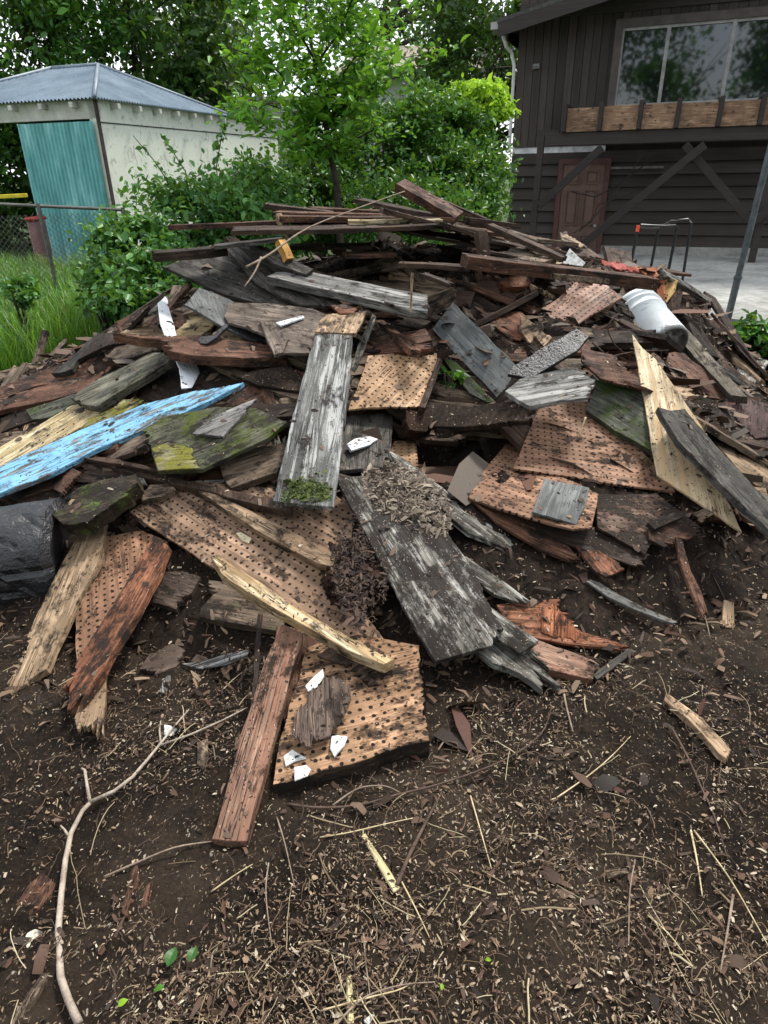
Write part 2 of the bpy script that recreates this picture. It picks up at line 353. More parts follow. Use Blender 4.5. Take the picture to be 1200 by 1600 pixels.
tag(link('straw_litter', ribbons(yard_pts(2000), .020, .0014, 'straw_litter', wig=.32, rise=.15), STRAWM), 'fine dry straw and root fibres scattered on the dark soil', 'straw', kind='stuff')
tag(link('loose_stalks', ribbons(yard_pts(300), .075, .0021, 'loose_stalks', wig=.10, rise=.06), islandmat('stalkm', (.12, .085, .05), (.30, .24, .14), (.46, .40, .25), (.20, .14, .08))), 'loose straight straw stalks strewn over the bare soil', 'stalks', kind='stuff')
tag(link('root_fibre', ribbons(yard_pts(3000), .040, .0015, 'root_fibre', wig=.45, rise=.12), islandmat('roots', (.03, .02, .015), (.09, .055, .035), (.16, .10, .06), (.05, .03, .02))), 'brown wiry root fibres tangled in the soil', 'root fibre', kind='stuff')

# ------------------------------------------------------------------ leaves
def leaves(name, P, size, mat, flat=.6, parent=None, asp=.55, nrmdir=None):
    n = len(P); ln = size * np.exp(NR.normal(0, .28, n)); U = NR.normal(0, 1, (n, 3)) * (1 - flat) + np.array([0, -.15, 1.0]) * flat
    if nrmdir is not None: U = U + nrmdir
    U /= np.linalg.norm(U, axis=1, keepdims=True); D = NR.normal(0, 1, (n, 3)); D[:, 2] -= .35; D -= U * np.sum(D * U, -1, keepdims=True); D /= np.linalg.norm(D, axis=1, keepdims=True)
    S = np.cross(U, D); l = ln[:, None]; wv = l * asp / 2; droop = U * l * .10
    V = np.stack([P - D * l * .5, P - D * l * .12 + S * wv + droop, P + D * l * .25 + S * wv * .8 + droop, P + D * l * .55 - U * l * .08, P + D * l * .25 - S * wv * .8 + droop, P - D * l * .12 - S * wv + droop], 1).reshape(-1, 3)
    b = np.arange(n)[:, None] * 6
    F = np.concatenate([b + np.array([0, 3, 2, 1]), b + np.array([0, 5, 4, 3])])
    return link(name, mesh_np(name, V, F), mat, parent)
def clumps(c, r, n, k, spread=.22, shell=.55, sq=(0, 0, 0)):
    """n leaf points in k clumps inside an ellipsoid"""
    c = np.array(c, float); r = np.array(r, float); d = NR.normal(0, 1, (k, 3)); d /= np.linalg.norm(d, axis=1, keepdims=True)
    rr = NR.uniform(shell, 1.05, (k, 1)) ** .8; cc = c + d * rr * r; wt = NR.random(k) ** 1.3 + .15; idx = NR.choice(k, n, p=wt / wt.sum())
    sp = NR.uniform(.45, 1.2, k)[idx][:, None] * spread; return cc[idx] + NR.normal(0, 1, (n, 3)) * sp * r.mean() * np.array([1, 1, .7])
LM = dict(
  dark=leafmat('leaf_dark', (.010, .036, .008), (.028, .085, .014), (.075, .17, .026)),
  mid=leafmat('leaf_mid', (.012, .055, .008), (.035, .13, .014), (.10, .27, .03)),
  young=leafmat('leaf_young', (.03, .12, .008), (.075, .24, .015), (.17, .42, .035), .4),
  lime=leafmat('leaf_lime', (.16, .34, .01), (.34, .58, .03), (.60, .78, .08), .45),
  bram=leafmat('leaf_bramble', (.014, .065, .012), (.045, .16, .03), (.13, .30, .06), .25))
BARK = simple('bark_grey', (.015, .012, .010), (.05, .040, .030), 14, .9, .6)
def branchy(mb, base, dirv, ln, r, depth, tips):
    pts = [Vector(base)]; d = Vector(dirv).normalized(); rs = [r]; p = Vector(base); k = 4
    for i in range(k):
        d = (d + Vector((R.gauss(0, .13), R.gauss(0, .13), R.gauss(.03, .08)))).normalized(); p = p + d * ln / k; pts.append(p.copy()); rs.append(r * (1 - .55 * (i + 1) / k))
        if depth > 0 and i >= 1:
            for _ in range(R.choice((1, 2))):
                sd_ = (d + Vector((R.gauss(0, .7), R.gauss(0, .7), R.gauss(.1, .35)))).normalized(); branchy(mb, p, sd_, ln * R.uniform(.45, .7), rs[-1] * .6, depth - 1, tips)
    mb.tube(pts, rs, 6 if depth else 5, cap=False)
    tips += [np.array(q) for q in pts[2:]] if depth == 0 else []
def bigtree(name, label, cat, c, r, n, k, size, mat, group=None, trunk=.22, spread=.2, flat=.45):
    t = empty(name, (c[0], c[1], 0)); tag(t, label, cat, group); bpy.context.view_layer.update()
    mb = MB(); tips = []; h = c[2] - r[2] * .55
    mb.tube([(0, 0, -.1), (.1, 0, h * .5), (0, .1, h)], [trunk, trunk * .8, trunk * .65], 9)
    for i in range(9): branchy(mb, (0, .1, h * R.uniform(.75, 1)), (R.gauss(0, 1), R.gauss(0, 1), R.uniform(.3, 1.3)), r[2] * R.uniform(.7, 1.1), trunk * .4, 1, tips)
    mb.build('trunk', BARK, t)
    P = clumps((0, 0, c[2]), r, n, k, spread); leaves('crown', P, size, mat, flat, t); return t
def shrub(name, label, cat, c, r, n, k, size, mat, group=None, spread=.2, flat=.4, stems=7, kind=None, shell=.5):
    t = empty(name, (c[0], c[1], 0)); tag(t, label, cat, group)
    mb = MB()
    for i in range(stems):
        a = R.uniform(0, 6.28); q = Vector((math.cos(a) * r[0] * R.uniform(.1, .8), math.sin(a) * r[1] * R.uniform(.1, .8), c[2] + r[2] * R.uniform(.2, .8)))
        mb.tube([(q.x * .15, q.y * .15, -.05), (q.x * .5, q.y * .45, q.z * .5), q], [.022, .016, .006], 5)
    mb.build('stem', BARK, t)
    P = clumps((0, 0, c[2]), r, n, k, spread, shell); P = P[P[:, 2] > -.02]; leaves('foliage', P, size, mat, flat, t); return t
def C3(px, py, y): p = at(px, py, y); return (p[0], p[1], p[2])

# far screen of trees and the trees that rise over roofs
G = 'trees standing behind the sheds'
bigtree('broadleaf_tree', 'tall dense dark green tree rising behind the metal roofed shed', 'tree', C3(215, 60, 21), (3.1, 2.6, 3.2), 20000, 150, .17, LM['dark'], G, .3, .17)
bigtree('broadleaf_tree', 'lighter green feathery tree at the top left corner above the shed roof', 'tree', C3(0, 60, 19), (2.6, 2.2, 3.4), 12000, 100, .15, LM['mid'], G, .25, .17)
bigtree('broadleaf_tree', 'dark evergreen tree rising just left of the house eave', 'tree', C3(745, 95, 24), (1.7, 1.8, 3.3), 12000, 90, .16, LM['dark'], G, .25, .2)
bigtree('broadleaf_tree', 'tall mid green tree at the top centre behind the neighbour roof', 'tree', C3(600, -50, 32), (5, 3, 2.6), 4500, 90, .22, LM['mid'], G, .3, .17)
bigtree('broadleaf_tree', 'dark bushy tree seen through the open shed bay', 'tree', C3(-30, 250, 19.5), (3.4, 1.6, 2.4), 12000, 90, .14, LM['dark'], G, .2, .2)
bigtree('broadleaf_tree', 'distant dark tree between shed roof and young tree', 'tree', C3(330, 120, 30), (1.9, 2, 3.4), 6000, 70, .2, LM['dark'], G, .25, .17)
for px, lab in ((-420, 'wide dark tree beyond the left side of the yard'), (1500, 'wide dark tree beyond the right side of the house')):
    bigtree('broadleaf_tree', lab, 'tree', C3(px, 100, 26), (6, 4, 5), 9000, 80, .3, LM['dark'], G, .3, .2)
# trees behind the camera: the windows mirror them
G = 'trees behind the viewer mirrored in the windows'
for (x, y, z, r, n) in ((-9.5, -13, 5.6, (4.6, 3.4, 5.6), 14000), (1.2, -15, 5.8, (4.6, 3.4, 5.8), 14000), (12, -13, 5, (4.5, 3.4, 5), 8000)):
    bigtree('garden_tree', {-9.5: 'garden tree behind the viewer, mirrored at the left of the windows', 1.2: 'garden tree behind the viewer, mirrored in the middle window panes', 12: 'garden tree behind the viewer, mirrored at the right end of the windows'}[x], 'tree', (x, y, z), r, n, 80, .26, LM['mid'], G, .25, .2)

# hedge of shrubs behind the heap
G = 'shrubs forming the thicket behind the heap'
for (px, py, d, rx, rz, n, m, lab) in (
    (492, 318, 9.8, .72, .72, 7500, 'mid', 'dark green shrub behind the young tree trunk, left end of the thicket'),
    (590, 275, 10.4, 1.0, 1.0, 11000, 'mid', 'rounded green shrub in the middle of the thicket, just right of the young trunk'),
    (678, 268, 10.6, .88, 1.05, 11000, 'mid', 'large dense green shrub between thicket middle and the house wall'),
    (722, 305, 10.0, .55, .75, 6000, 'mid', 'low green shrub touching the lap siding of the house'),
    (640, 335, 9.0, .9, .5, 6000, 'mid', 'low leafy growth peeping over the top boards of the heap'),
    (400, 345, 8.8, .7, .7, 6000, 'bram', 'shrub with pointed leaves at the lower left of the thicket')):
    shrub('hedge_shrub', lab, 'shrub', C3(px, py, d), (rx, .8, rz), n, 150, .066, LM[m], G, .15, .42)
shrub('lime_shrub', 'bright yellow green shrub above the thicket beside the house corner', 'shrub', C3(748, 168, 11.0), (.42, .4, .34), 4200, 60, .075, LM['lime'], None, .2)
shrub('lime_shrub', 'yellow green sprays of leaves above the thicket right of the young tree', 'shrub', C3(700, 172, 11.3), (.36, .3, .22), 2600, 36, .075, LM['lime'], None, .2)
# shrubs in front of the shed wall
G = 'bramble bushes along the fence'
for (px, py, d, rx, rz, n, lab) in (
    (312, 352, 7.6, .66, .42, 5600, 'bramble bush with pale edged leaves in front of the stucco wall'),
    (225, 412, 6.9, .50, .36, 4600, 'low bramble bush beside the long grass and the corner of the teal panel'),
    (392, 345, 8.2, .46, .46, 4600, 'bramble bush between the stucco wall and the thicket'),
    (262, 455, 6.3, .46, .30, 3800, 'bramble bush nearest the heap, beside the grey boards')):
    b = shrub('bramble_bush', lab, 'bush', C3(px, py, d), (rx, .6, rz), n, 50, .066, LM['bram'], G, .22, .5)
def shoot(pts, d, label, name='bramble_shoot', rr=.007, m='bram', nl=26, sz=.07):
    t = empty(name, tuple(at(*pts[0], d))); tag(t, label, 'plant shoot', 'long shoots rising in front of the stucco wall')
    q = [at(x, y, d) - np.array(t.location) for x, y in pts]; q = [q[0] + np.array([0, 0, -.3])] + q
    MB().tube(q, [rr, rr, rr * .8, rr * .5][:len(q)] if len(q) <= 4 else rr * .7, 6).build('stem', simple('green_stem', (.03, .05, .015), (.07, .09, .03), 8), t)
    P = []
    for i in range(nl):
        u = R.uniform(.1, 1) * (len(q) - 1.001); k = int(u); P.append(q[k] * (1 - u + k) + q[k + 1] * (u - k) + NR.normal(0, .025, 3))
    leaves('leaf_spray', np.array(P), sz, LM[m], .3, t)
shoot([(268, 292), (240, 250), (208, 212)], 7.3, 'longest bramble shoot slanting left across the stucco wall')
shoot([(290, 268), (272, 240), (255, 214)], 7.4, 'short slim bramble shoot in the middle of the stucco wall')
shoot([(338, 262), (345, 220), (350, 192)], 7.8, 'upright bramble shoot near the far end of the stucco wall', nl=34)

# the young tree
def young_tree():
    d = 8.3; base = at(530, 345, d); t = empty('young_tree', (base[0], base[1], 0)); tag(t, 'slender young tree with bright green leaves rising behind the heap', 'tree')
    o = np.array([base[0], base[1], 0.])
    q = lambda px, py, dd=0: at(px, py, d + dd) - o
    mb = MB(); mb.tube([q(532, 345) * [1, 1, 0] + [0, 0, -.1], q(530, 345), q(526, 290), q(514, 225), q(504, 160), q(490, 90, .1), q(478, 20, .2), q(470, -60, .3)], [.045, .042, .038, .034, .028, .018, .012, .006], 9)
    br = [[(512, 215), (480, 185, .2), (425, 165, .4), (372, 150, .5)], [(508, 190), (545, 160, -.2), (590, 135, -.3), (640, 110, -.4)], [(504, 160), (540, 110, .2), (575, 60, .4), (600, 0, .5)],
          [(506, 175), (460, 130, -.3), (410, 95, -.5), (350, 70, -.6)], [(500, 130), (450, 70, .3), (410, 20, .5), (380, -30, .6)], [(494, 100), (530, 50, -.3), (550, 0, -.4), (560, -60, -.5)],
          [(517, 240), (560, 215, .3), (600, 195, .5)], [(515, 232), (470, 215, -.3), (420, 205, -.5)], [(490, 90), (455, 30, -.2), (440, -30, -.3)], [(502, 150), (570, 110, .5), (630, 90, .7)]]
    P = []
    for b in br:
        w_ = [q(*x) for x in b]; mb.tube(w_, [.014, .010, .007, .004][:len(w_)], 6)
        for i in range(len(w_) - 1):
            for _ in range(5):
                u = R.random(); s0 = w_[i] * (1 - u) + w_[i + 1] * u; e = s0 + NR.normal(0, .24, 3) * [1, 1, .5] + [0, 0, .03]; mb.tube([s0, (s0 + e) / 2 + NR.normal(0, .02, 3), e], [.005, .004, .002], 4, cap=False)
                for _ in range(36): v = R.random() ** .6; P.append(s0 * (1 - v) + e * v + NR.normal(0, .085, 3) * [1, 1, .7])
    mb.build('trunk', BARK, t)
    leaves('crown', np.array(P), .085, LM['young'], .62, t, .5)
young_tree()

# long grass on the left, weeds on the right
def grass(name, label, n, fx, hmin, hmax, mat, wd=.007):
    P = fx(n); n = len(P); h = NR.uniform(hmin, hmax, n); az = NR.uniform(0, 6.28, n); ln = h * NR.uniform(.15, .8, n)
    d = np.stack([np.cos(az), np.sin(az), 0 * az], -1); s = np.stack([-np.sin(az), np.cos(az), 0 * az], -1) * wd / 2; U = np.array([0, 0, 1.])
    a1 = P + d * ln[:, None] * .2 + U * h[:, None] * .5; a2 = P + d * ln[:, None] * .6 + U * h[:, None] * .88; a3 = P + d * ln[:, None] + U * h[:, None] * .9
    V = np.stack([P - s, P + s, a1 + s, a1 - s, a2 + s * .7, a2 - s * .7, a3 + s * .1, a3 - s * .1], 1).reshape(-1, 3); b = np.arange(n)[:, None] * 8
    F = np.concatenate([b + np.array([0, 1, 2, 3]), b + np.array([3, 2, 4, 5]), b + np.array([5, 4, 6, 7])])
    return tag(link(name, mesh_np(name, V, F), mat), label, 'grass', kind='stuff')
GR = leafmat('grass_blade', (.012, .055, .005), (.05, .17, .012), (.17, .36, .04), .35)
def gl(n):
    x = NR.uniform(-9, -2.2, n); y = NR.uniform(4.4, 11.5, n); edge = np.interp(y, [4.4, 5, 6, 7, 8, 9, 11.5], [-2.72, -2.85, -2.55, -2.7, -2.5, -2.4, -2.3]) + .35 * fbm(y * 1.4, y * 0, 2)
    k = (x < edge - .1) & (heap(x, y) < .12) & (NR.random(n) < .35 + fbm(x * 1.5, y * 1.5, 3) * 2 + .3); x = x[k]; y = y[k]; return np.stack([x, y, ground(x, y)], -1)
grass('tall_grass', 'long bright green grass growing left of the heap', 60000, gl, .18, .62, GR)
grass('dry_grass', 'dry straw coloured blades among the long grass', 2600, gl, .25, .66, islandmat('dry_blade', (.16, .15, .05), (.34, .30, .12), (.10, .14, .03)), .005)
def gw(n):
    x = NR.uniform(2.6, 8, n); y = NR.uniform(4, 8, n); k = fbm(x * 2, y * 2 + 7, 3) > .1; x = x[k]; y = y[k]; return np.stack([x, y, ground(x, y)], -1)
grass('yard_weeds', 'sparse short weeds on the soil right of the heap', 5000, gw, .02, .09, GR, .005)
p = hit(1190, 556); shrub('weed_clump', 'leafy green weed clump beside the steel pole at the right edge', 'weed', (p[0], p[1] + .1, .14), (.26, .22, .17), 900, 26, .085, LM['mid'], None, .2, .6, 6)

for (px, py, d, sx, lab) in ((150, 425, 7.2, .20, 'leafy weed clump in the long grass at the foot of the teal panel'), (25, 455, 6.4, .16, 'leafy weed clump in the long grass near the left edge'), (165, 475, 6.2, .18, 'leafy weed clump between the long grass and the grey slanting board')):
    shrub('weed_clump', lab, 'weed', C3(px, py, d), (sx, .2, .12), 420, 18, .055, LM['bram'], 'weed clumps in the grass', .3, .5, 4)
# ------------------------------------------------------------------ concrete slab
EX = Vector((.93, -.37, 0)).normalized(); EY = Vector((-EX.y, EX.x, 0)) * 1.0      # along the house wall, and into the house
OW = at(1000, 402, 14.0); OW[2] = 0
def WP(px, py, off=0):                              # where the sight line meets the wall plane (off metres in front): (s, z)
    d = ray(px, py); n = np.array([EY.x, EY.y, 0]); o = OW - n * off; t = ((o - CAM) @ n) / (d @ n); p = CAM + d * t
    return float((p - o) @ np.array([EX.x, EX.y, 0])), float(p[2])
CONC = simple('concrete', (.15, .15, .14), (.40, .40, .375), 1.3, .85, .4, detail=10, spec=.15)
ps = [hit(940, 462), hit(1062, 490), hit(1130, 503), hit(1215, 514), hit(1700, 560)]
q = [Vector((p[0], p[1], 0)) for p in ps]; q[0] = q[1] + Vector((-3.5, 1.2, 0))
backs = [Vector(OW) + EX * s for s in (9.5, -3.5)]
mb = MB(); top = [Vector((v.x, v.y, .035)) for v in q + [b + Vector((0, 0, 0)) for b in backs]]; bot = [v + Vector((0, 0, -.2)) for v in top]
mb.poly(top); n_ = len(top)
for i in range(n_): mb.poly([top[i], top[(i + 1) % n_], bot[(i + 1) % n_], bot[i]])
bmesh.ops.remove_doubles(mb.bm, verts=mb.bm.verts, dist=1e-4)
tag(mb.build('concrete_slab', CONC), kind='structure')

# ------------------------------------------------------------------ the brown house
def dark_board(name, a, b, rough=.75, sx=1):
    s = NT(name); v = s.co; g = s.noise(s.mapped((30, 30, 1.2) if sx else (1.2, 30, 30), s.co, False), 1, 6, .65, .4); g2 = s.n('ShaderNodeNewGeometry').outputs['Random Per Island']
    n = s.noise(v, 1.3, 6, .7); f = s.math('ADD', s.math('MULTIPLY', g, .55), s.math('ADD', s.math('MULTIPLY', g2, .25), s.math('MULTIPLY', n, .25)))
    return s.out(s.ramp(f, (.35, a), (.62, b), (.82, tuple(x * 1.7 for x in b))), rough, s.bump(g, .5, .006), .35)
HV = dark_board('dark_vertical_board', (.014, .011, .009), (.044, .034, .029)); HL = dark_board('dark_lap_board', (.012, .009, .0075), (.036, .028, .023), sx=0)
DKW = dark_board('dark_timber', (.009, .0075, .0065), (.030, .024, .021), sx=0)
RAFT = wood('cut_joist', (.13, .075, .045), (.34, .22, .14), .2, 0, crack=.4, fleck=0, spot=.3)
house = empty('brown_house', tuple(OW), math.atan2(EX.y, EX.x)); tag(house, 'dark brown two storey house with boarded walls and wide upper window', 'house')
def S(px, py, off=0): return WP(px, py, off)
sL = S(797, 300)[0]; sR = 8.5; zT = S(900, 236)[1]; zF = S(1050, 385)[1]; zTop = 6.6
print('house', sL, zT, zF)
# lower wall: lap boards
mb = MB(); z = zF; step = (zT - zF) / 8.0
while z < zT - .01:
    z1 = min(z + step, zT); mb.box((sL, -.012, z), (sR, .05, z1 - .012)); v = mb.bm.verts; v.ensure_lookup_table()
    for q_ in v[-8:]:
        if q_.co.z < z + .01 and q_.co.y < 0: q_.co.y -= .045
    z = z1
mb.box((sL, .05, zF - .4), (sR, .25, zT)); mb.build('lap_siding', HL, house)
mb = MB(); mb.box((sL + .1, -.06, -.3), (sR, .25, zF)); mb.build('foundation', simple('old_concrete', (.16, .16, .15), (.34, .34, .31), 3, .85, .4), house)
mb = MB(); mb.box((sL, -.015, zT - .02), (S(945, 240)[0], .0, zT + .09)); mb.build('flashing', simple('flashing', (.25, .25, .25), (.7, .7, .7), 5, .5), house)
# upper wall: vertical boards with the window opening left out
wx0, wz1 = S(968, 60, .03); wx0 = S(960, 165)[0]; wz0 = S(975, 168)[1]; wz1 = S(980, 44)[1]; wx1 = S(1215, 40)[0] + .55
zfr = S(880, 30)[1]
mb = MB(); s_ = sL
while s_ < sR:
    e = min(s_ + R.choice((.14, .15, .16)), sR); dy = R.uniform(-.010, .004)
    inside = s_ < wx1 and e > wx0
    segs = [(zT + .085, wz0), (wz1, zTop)] if inside else [(zT + .085, zTop)]
    for a, b in segs:
        if inside and s_ < wx0: mb.box((s_, -.03 + dy, a), (e - .008, .05, b))
        else: mb.box((s_, -.03 + dy, a), (e - .008, .05, b))
    s_ = e
mb.box((sL, .05, zT), (wx0, .25, zTop)); mb.box((wx1, .05, zT), (sR, .25, zTop)); mb.box((wx0, .05, zT), (wx1, .25, wz0)); mb.box((wx0, .05, wz1), (wx1, .25, zTop))
mb.build('upper_siding', HV, house)
mb = MB(); mb.box((sL, .25, 0), (sL + .2, 8, zTop - .3)); mb.box((sR - .2, .25, 0), (sR, 8, zTop - .3)); mb.box((sL, 7.8, 0), (sR, 8, zTop - .3)); mb.box((sL + .2, .25, zT - .1), (sR - .2, 7.8, zT)); mb.build('outer_wall', HV, house)
# window
TRIM = simple('window_trim', (.045, .035, .032), (.085, .068, .060), 6, .6); ALU = simple('aluminium', (.16, .15, .145), (.30, .29, .28), 9, .45, .1)
GL = NT('window_glass'); GLASS = GL.out((.006, .008, .008), .03, None, .5, IOR=1.9)
mb = MB(); t_ = .13
mb.box((wx0 - t_, -.075, wz0 - .06), (wx0, -.02, wz1 + t_)); mb.box((wx0, -.075, wz1), (wx1, -.02, wz1 + t_)); mb.box((wx1, -.075, wz0 - .06), (wx1 + t_, -.02, wz1 + t_)); mb.box((wx0, -.075, wz0 - .06), (wx1, -.02, wz0))
win = mb.build('window', TRIM, house)
xs = [wx0, S(1038, 100)[0], S(1137, 100)[0], S(1226, 100)[0], wx1]
mb = MB()
for i, x in enumerate(xs): mb.box((max(wx0, x - .03), -.045, wz0), (min(wx1, x + .03), .03, wz1))
for i in range(4): mb.box((xs[i] + .03, -.04, wz1 - .045), (xs[i + 1] - .03, .03, wz1)); mb.box((xs[i] + .03, -.04, wz0), (xs[i + 1] - .03, .03, wz0 + .05))
mb.build('frame', ALU, win)
for i in range(4):
    mb = MB(); mb.box((xs[i] + .03, .0, wz0 + .05), (xs[i + 1] - .03, .012, wz1 - .045)); mb.build('pane', GLASS, win)
# frieze and roof
mb = MB(); a = S(868, 38)[1]; mb.box((sL, -.07, zfr + .02), (sR, -.035, zfr + .26)); mb.build('frieze_board', DKW, house)
e0 = S(777, 33, .75); e1 = S(880, -2, .75); sl_ = (e1[1] - e0[1]) / (e1[0] - e0[0]); print('roof slope', sl_, e0, e1)
ridge = e0[0] + 5.6; zr = e0[1] + sl_ * 5.6
ROOFM = simple('shingle', (.03, .03, .03), (.08, .075, .07), 12, .9, .6)
mb = MB()
def slab(pts, th):
    pts = [Vector(p) for p in pts]; low = [p + Vector((0, 0, -th)) for p in pts]; mb.poly(pts); mb.poly(low[::-1])
    for i in range(4): mb.poly([pts[i], low[i], low[(i + 1) % 4], pts[(i + 1) % 4]])
slab([(e0[0], -.75, e0[1] + .03), (ridge, -.75, zr + .03), (ridge, 8.3, zr + .03), (e0[0], 8.3, e0[1] + .03)], .06)
slab([(ridge, -.75, zr + .03), (ridge + 5.6, -.75, e0[1] + .03), (ridge + 5.6, 8.3, e0[1] + .03), (ridge, 8.3, zr + .03)], .06)
mb.build('roof', ROOFM, house)
mb = MB()
slab([(e0[0] + .02, -.76, e0[1] - .032), (ridge, -.76, zr - .032), (ridge, -.71, zr - .032), (e0[0] + .02, -.71, e0[1] - .032)], .2)
slab([(e0[0] + .02, -.70, e0[1] - .035), (ridge, -.70, zr - .035), (ridge, -.035, zr - .035), (e0[0] + .02, -.035, e0[1] - .035)], .02)
slab([(e0[0] + .02, -.035, e0[1] - .033), (e0[0] + .05, -.035, e0[1] - .033), (e0[0] + .05, 8.2, e0[1] - .033), (e0[0] + .02, 8.2, e0[1] - .033)], .16)
mb.build('fascia_board', DKW, house)
mb = MB(); mb.box((sL, -.03, zTop - .02), (sR, .2, zTop + .02)); mb.poly([(sL, 0, zTop - .6), (sR, 0, zTop - .6), (ridge, 0, zr - .06)]); mb.build('gable_wall', HV, house)
WHT = simple('white_paint', (.42, .42, .40), (.66, .66, .63), 6, .5, .1)
a = S(781, 66, .3); b = S(806, 78); c = S(800, 217)
mb = MB(); mb.tube([(e0[0] - .02, -.2, e0[1] - .12), (e0[0] + .05, -.12, e0[1] - .30), (sL - .12, -.04, b[1] - .05), (sL - .06, -.04, b[1] - .25), (sL - .06, -.04, c[1]), (sL - .06, -.04, zT)], .032, 8); mb.build('downspout', WHT, house)
mb = MB(); mb.box((e0[0] - .12, -.72, e0[1] - .11), (e0[0] + .015, 8.2, e0[1] + .0)); mb.build('gutter', simple('gutter_grey', (.2, .2, .2), (.32, .32, .32), 5), house)
# door
DM = simple('door_brown', (.095, .055, .044), (.145, .088, .070), 5, .55, .15); FM = simple('door_frame_red', (.060, .026, .022), (.095, .045, .038), 6, .6)
dz1 = S(913, 256, .05)[1]; dx0, dx1 = S(877, 300, .05)[0], S(942, 300, .05)[0]; dz0 = dz1 - 2.03
mb = MB(); fw_ = .09; mb.box((dx0 - fw_, -.10, dz0), (dx0, -.03, dz1 + fw_)); mb.box((dx1, -.10, dz0), (dx1 + fw_, -.03, dz1 + fw_)); mb.box((dx0, -.10, dz1), (dx1, -.03, dz1 + fw_)); fr = mb.build('door_frame', FM, house)
mb = MB(); mb.box((dx0 + .005, -.075, dz0), (dx1 - .005, -.045, dz1 - .005)); W_ = dx1 - dx0
for (u0_, u1_) in ((.13, .44), (.56, .87)):
    for (a, b) in ((.055, .17), (.22, .53), (.62, .90)):
        x0, x1, z1, z0 = dx0 + W_ * u0_, dx0 + W_ * u1_, dz1 - 2.03 * a, dz1 - 2.03 * b
        for (p0, p1) in (((x0, z0), (x1, z0 + .02)), ((x0, z1 - .02), (x1, z1)), ((x0, z0 + .02), (x0 + .02, z1 - .02)), ((x1 - .02, z0 + .02), (x1, z1 - .02))): mb.box((p0[0], -.100, p0[1]), (p1[0], -.074, p1[1]))
        mb.box((x0 + .05, -.094, z0 + .05), (x1 - .05, -.074, z1 - .05)); mb.box((x0 + .022, -.0765, z0 + .022), (x1 - .022, -.0752, z1 - .022))
dr = mb.build('door', DM, house)
mb = MB(); mb.tube([(dx1 - .07, -.075, dz0 + .95), (dx1 - .07, -.12, dz0 + .95), (dx1 - .07, -.15, dz0 + .95)], [.015, .02, .03], 10); mb.build('door_knob', ALU, dr)
mb = MB(); a = S(1037, 261, .05); b = S(950, 262, .05); mb.box((b[0], -.09, a[1] - .02), (a[0], -.055, a[1] + .02)); mb.build('batten', simple('grey_batten', (.09, .08, .075), (.16, .15, .14), 8), house)
mb = MB(); a = S(838, 104, .03); mb.box((a[0] - .06, -.08, a[1] - .04), (a[0] + .06, -.03, a[1] + .04)); mb.tube([(a[0], -.08, a[1]), (a[0] + .02, -.13, a[1] - .02)], .02, 8); mb.build('spigot', simple('spigot_grey', (.10, .10, .10), (.22, .22, .21), 9), house)

# deck frame left against the wall
OFF = .95
deck = empty('deck_frame', tuple(OW), math.atan2(EX.y, EX.x)); tag(deck, 'unfinished dark timber deck frame on braced posts against the house', 'deck frame')
D = lambda px, py, o=OFF: (S(px, py, o)[0], -o, S(px, py, o)[1])
bz1 = D(1000, 203)[2]; bz0 = D(1000, 224)[2]; bx0 = D(852, 215)[0]
mb = MB(); mb.box((bx0, -OFF - .06, bz0), (8.2, -OFF + .06, bz1), .008); mb.box((bx0 - .15, -OFF - .05, bz1 - .04), (bx0 + .25, -OFF + .05, bz1 + .05)); mb.build('beam', DKW, deck)
mb = MB(); mb.beam(D(847, 208), (D(832, 362)[0], -OFF, -.05), .11, .11, (0, 1, 0)); mb.build('post', DKW, deck)
for x in (D(1192, 300)[0], 7.9): mb = MB(); mb.box((x, -OFF - .055, -.1), (x + .11, -OFF + .055, bz0)); mb.build('post', DKW, deck)
for (a, b, o) in (((941, 230), (842, 322), .0), ((1102, 226), (905, 386), .07), ((1070, 226), (1172, 345), -.06), ((1210, 322), (1178, 346), .03)):
    p_, q_ = D(*a, OFF + o + .12), D(*b, OFF + o + .12); mb = MB(); mb.beam(p_, q_, .06, .13, (0, 0, 1), .006); mb.build('brace', DKW, deck)
jz0, jz1 = D(1000, 201, OFF + .02)[2], D(1000, 164, OFF + .02)[2]
js = [D(x, 180, OFF)[0] for x in (884, 940, 1001, 1059, 1124, 1188)]; js += [js[-1] + .78 * i for i in (1, 2, 3)]
for i, x in enumerate(js):
    mb = MB(); mb.box((x - .035, -OFF - .22, bz1 + .002), (x + .035, -.1, jz1 + .06), .006); mb.build('joist', DKW, deck)
    if i < len(js) - 1:
        mb = MB(); mb.box((x + .037, -OFF - .10, bz1 + .003), (js[i + 1] - .037, -OFF - .055, jz1 + R.uniform(-.01, .02)), .004); mb.build('blocking_board', RAFT, deck)

# steel pole, tube stand
pb = hit(1131, 521); ptop = at(1203, 235, pb[1] - .12)
GALV = simple('galvanised', (.07, .08, .085), (.16, .175, .185), 20, .38, .1, .5)
t = empty('steel_pole', tuple(pb)); tag(t, 'leaning galvanised steel pole standing at the edge of the concrete slab', 'pole')
dv = Vector(ptop - pb); mb = MB(); mb.tube([Vector((0, 0, -.1)), dv * .33], .034, 16); mb.tube([dv * .33, dv * 1.5], .030, 16); mb.build('tube', GALV, t)
mb = MB(); mb.tube([dv * .325, dv * .345], .040, 16); mb.build('collar', GALV, t)
mb = MB(); mb.tube([(0, 0, -.02), (0, 0, .05)], [.065, .052], 16); mb.build('base_socket', GALV, t)
BLK = simple('black_steel', (.012, .012, .013), (.03, .03, .032), 20, .4, .1, .3)
t = empty('tube_stand', tuple(hit(1020, 470) * [1, 1, 0])); tag(t, 'black tubular steel stand with a red tip behind the heap', 'stand'); o = np.array(t.location)
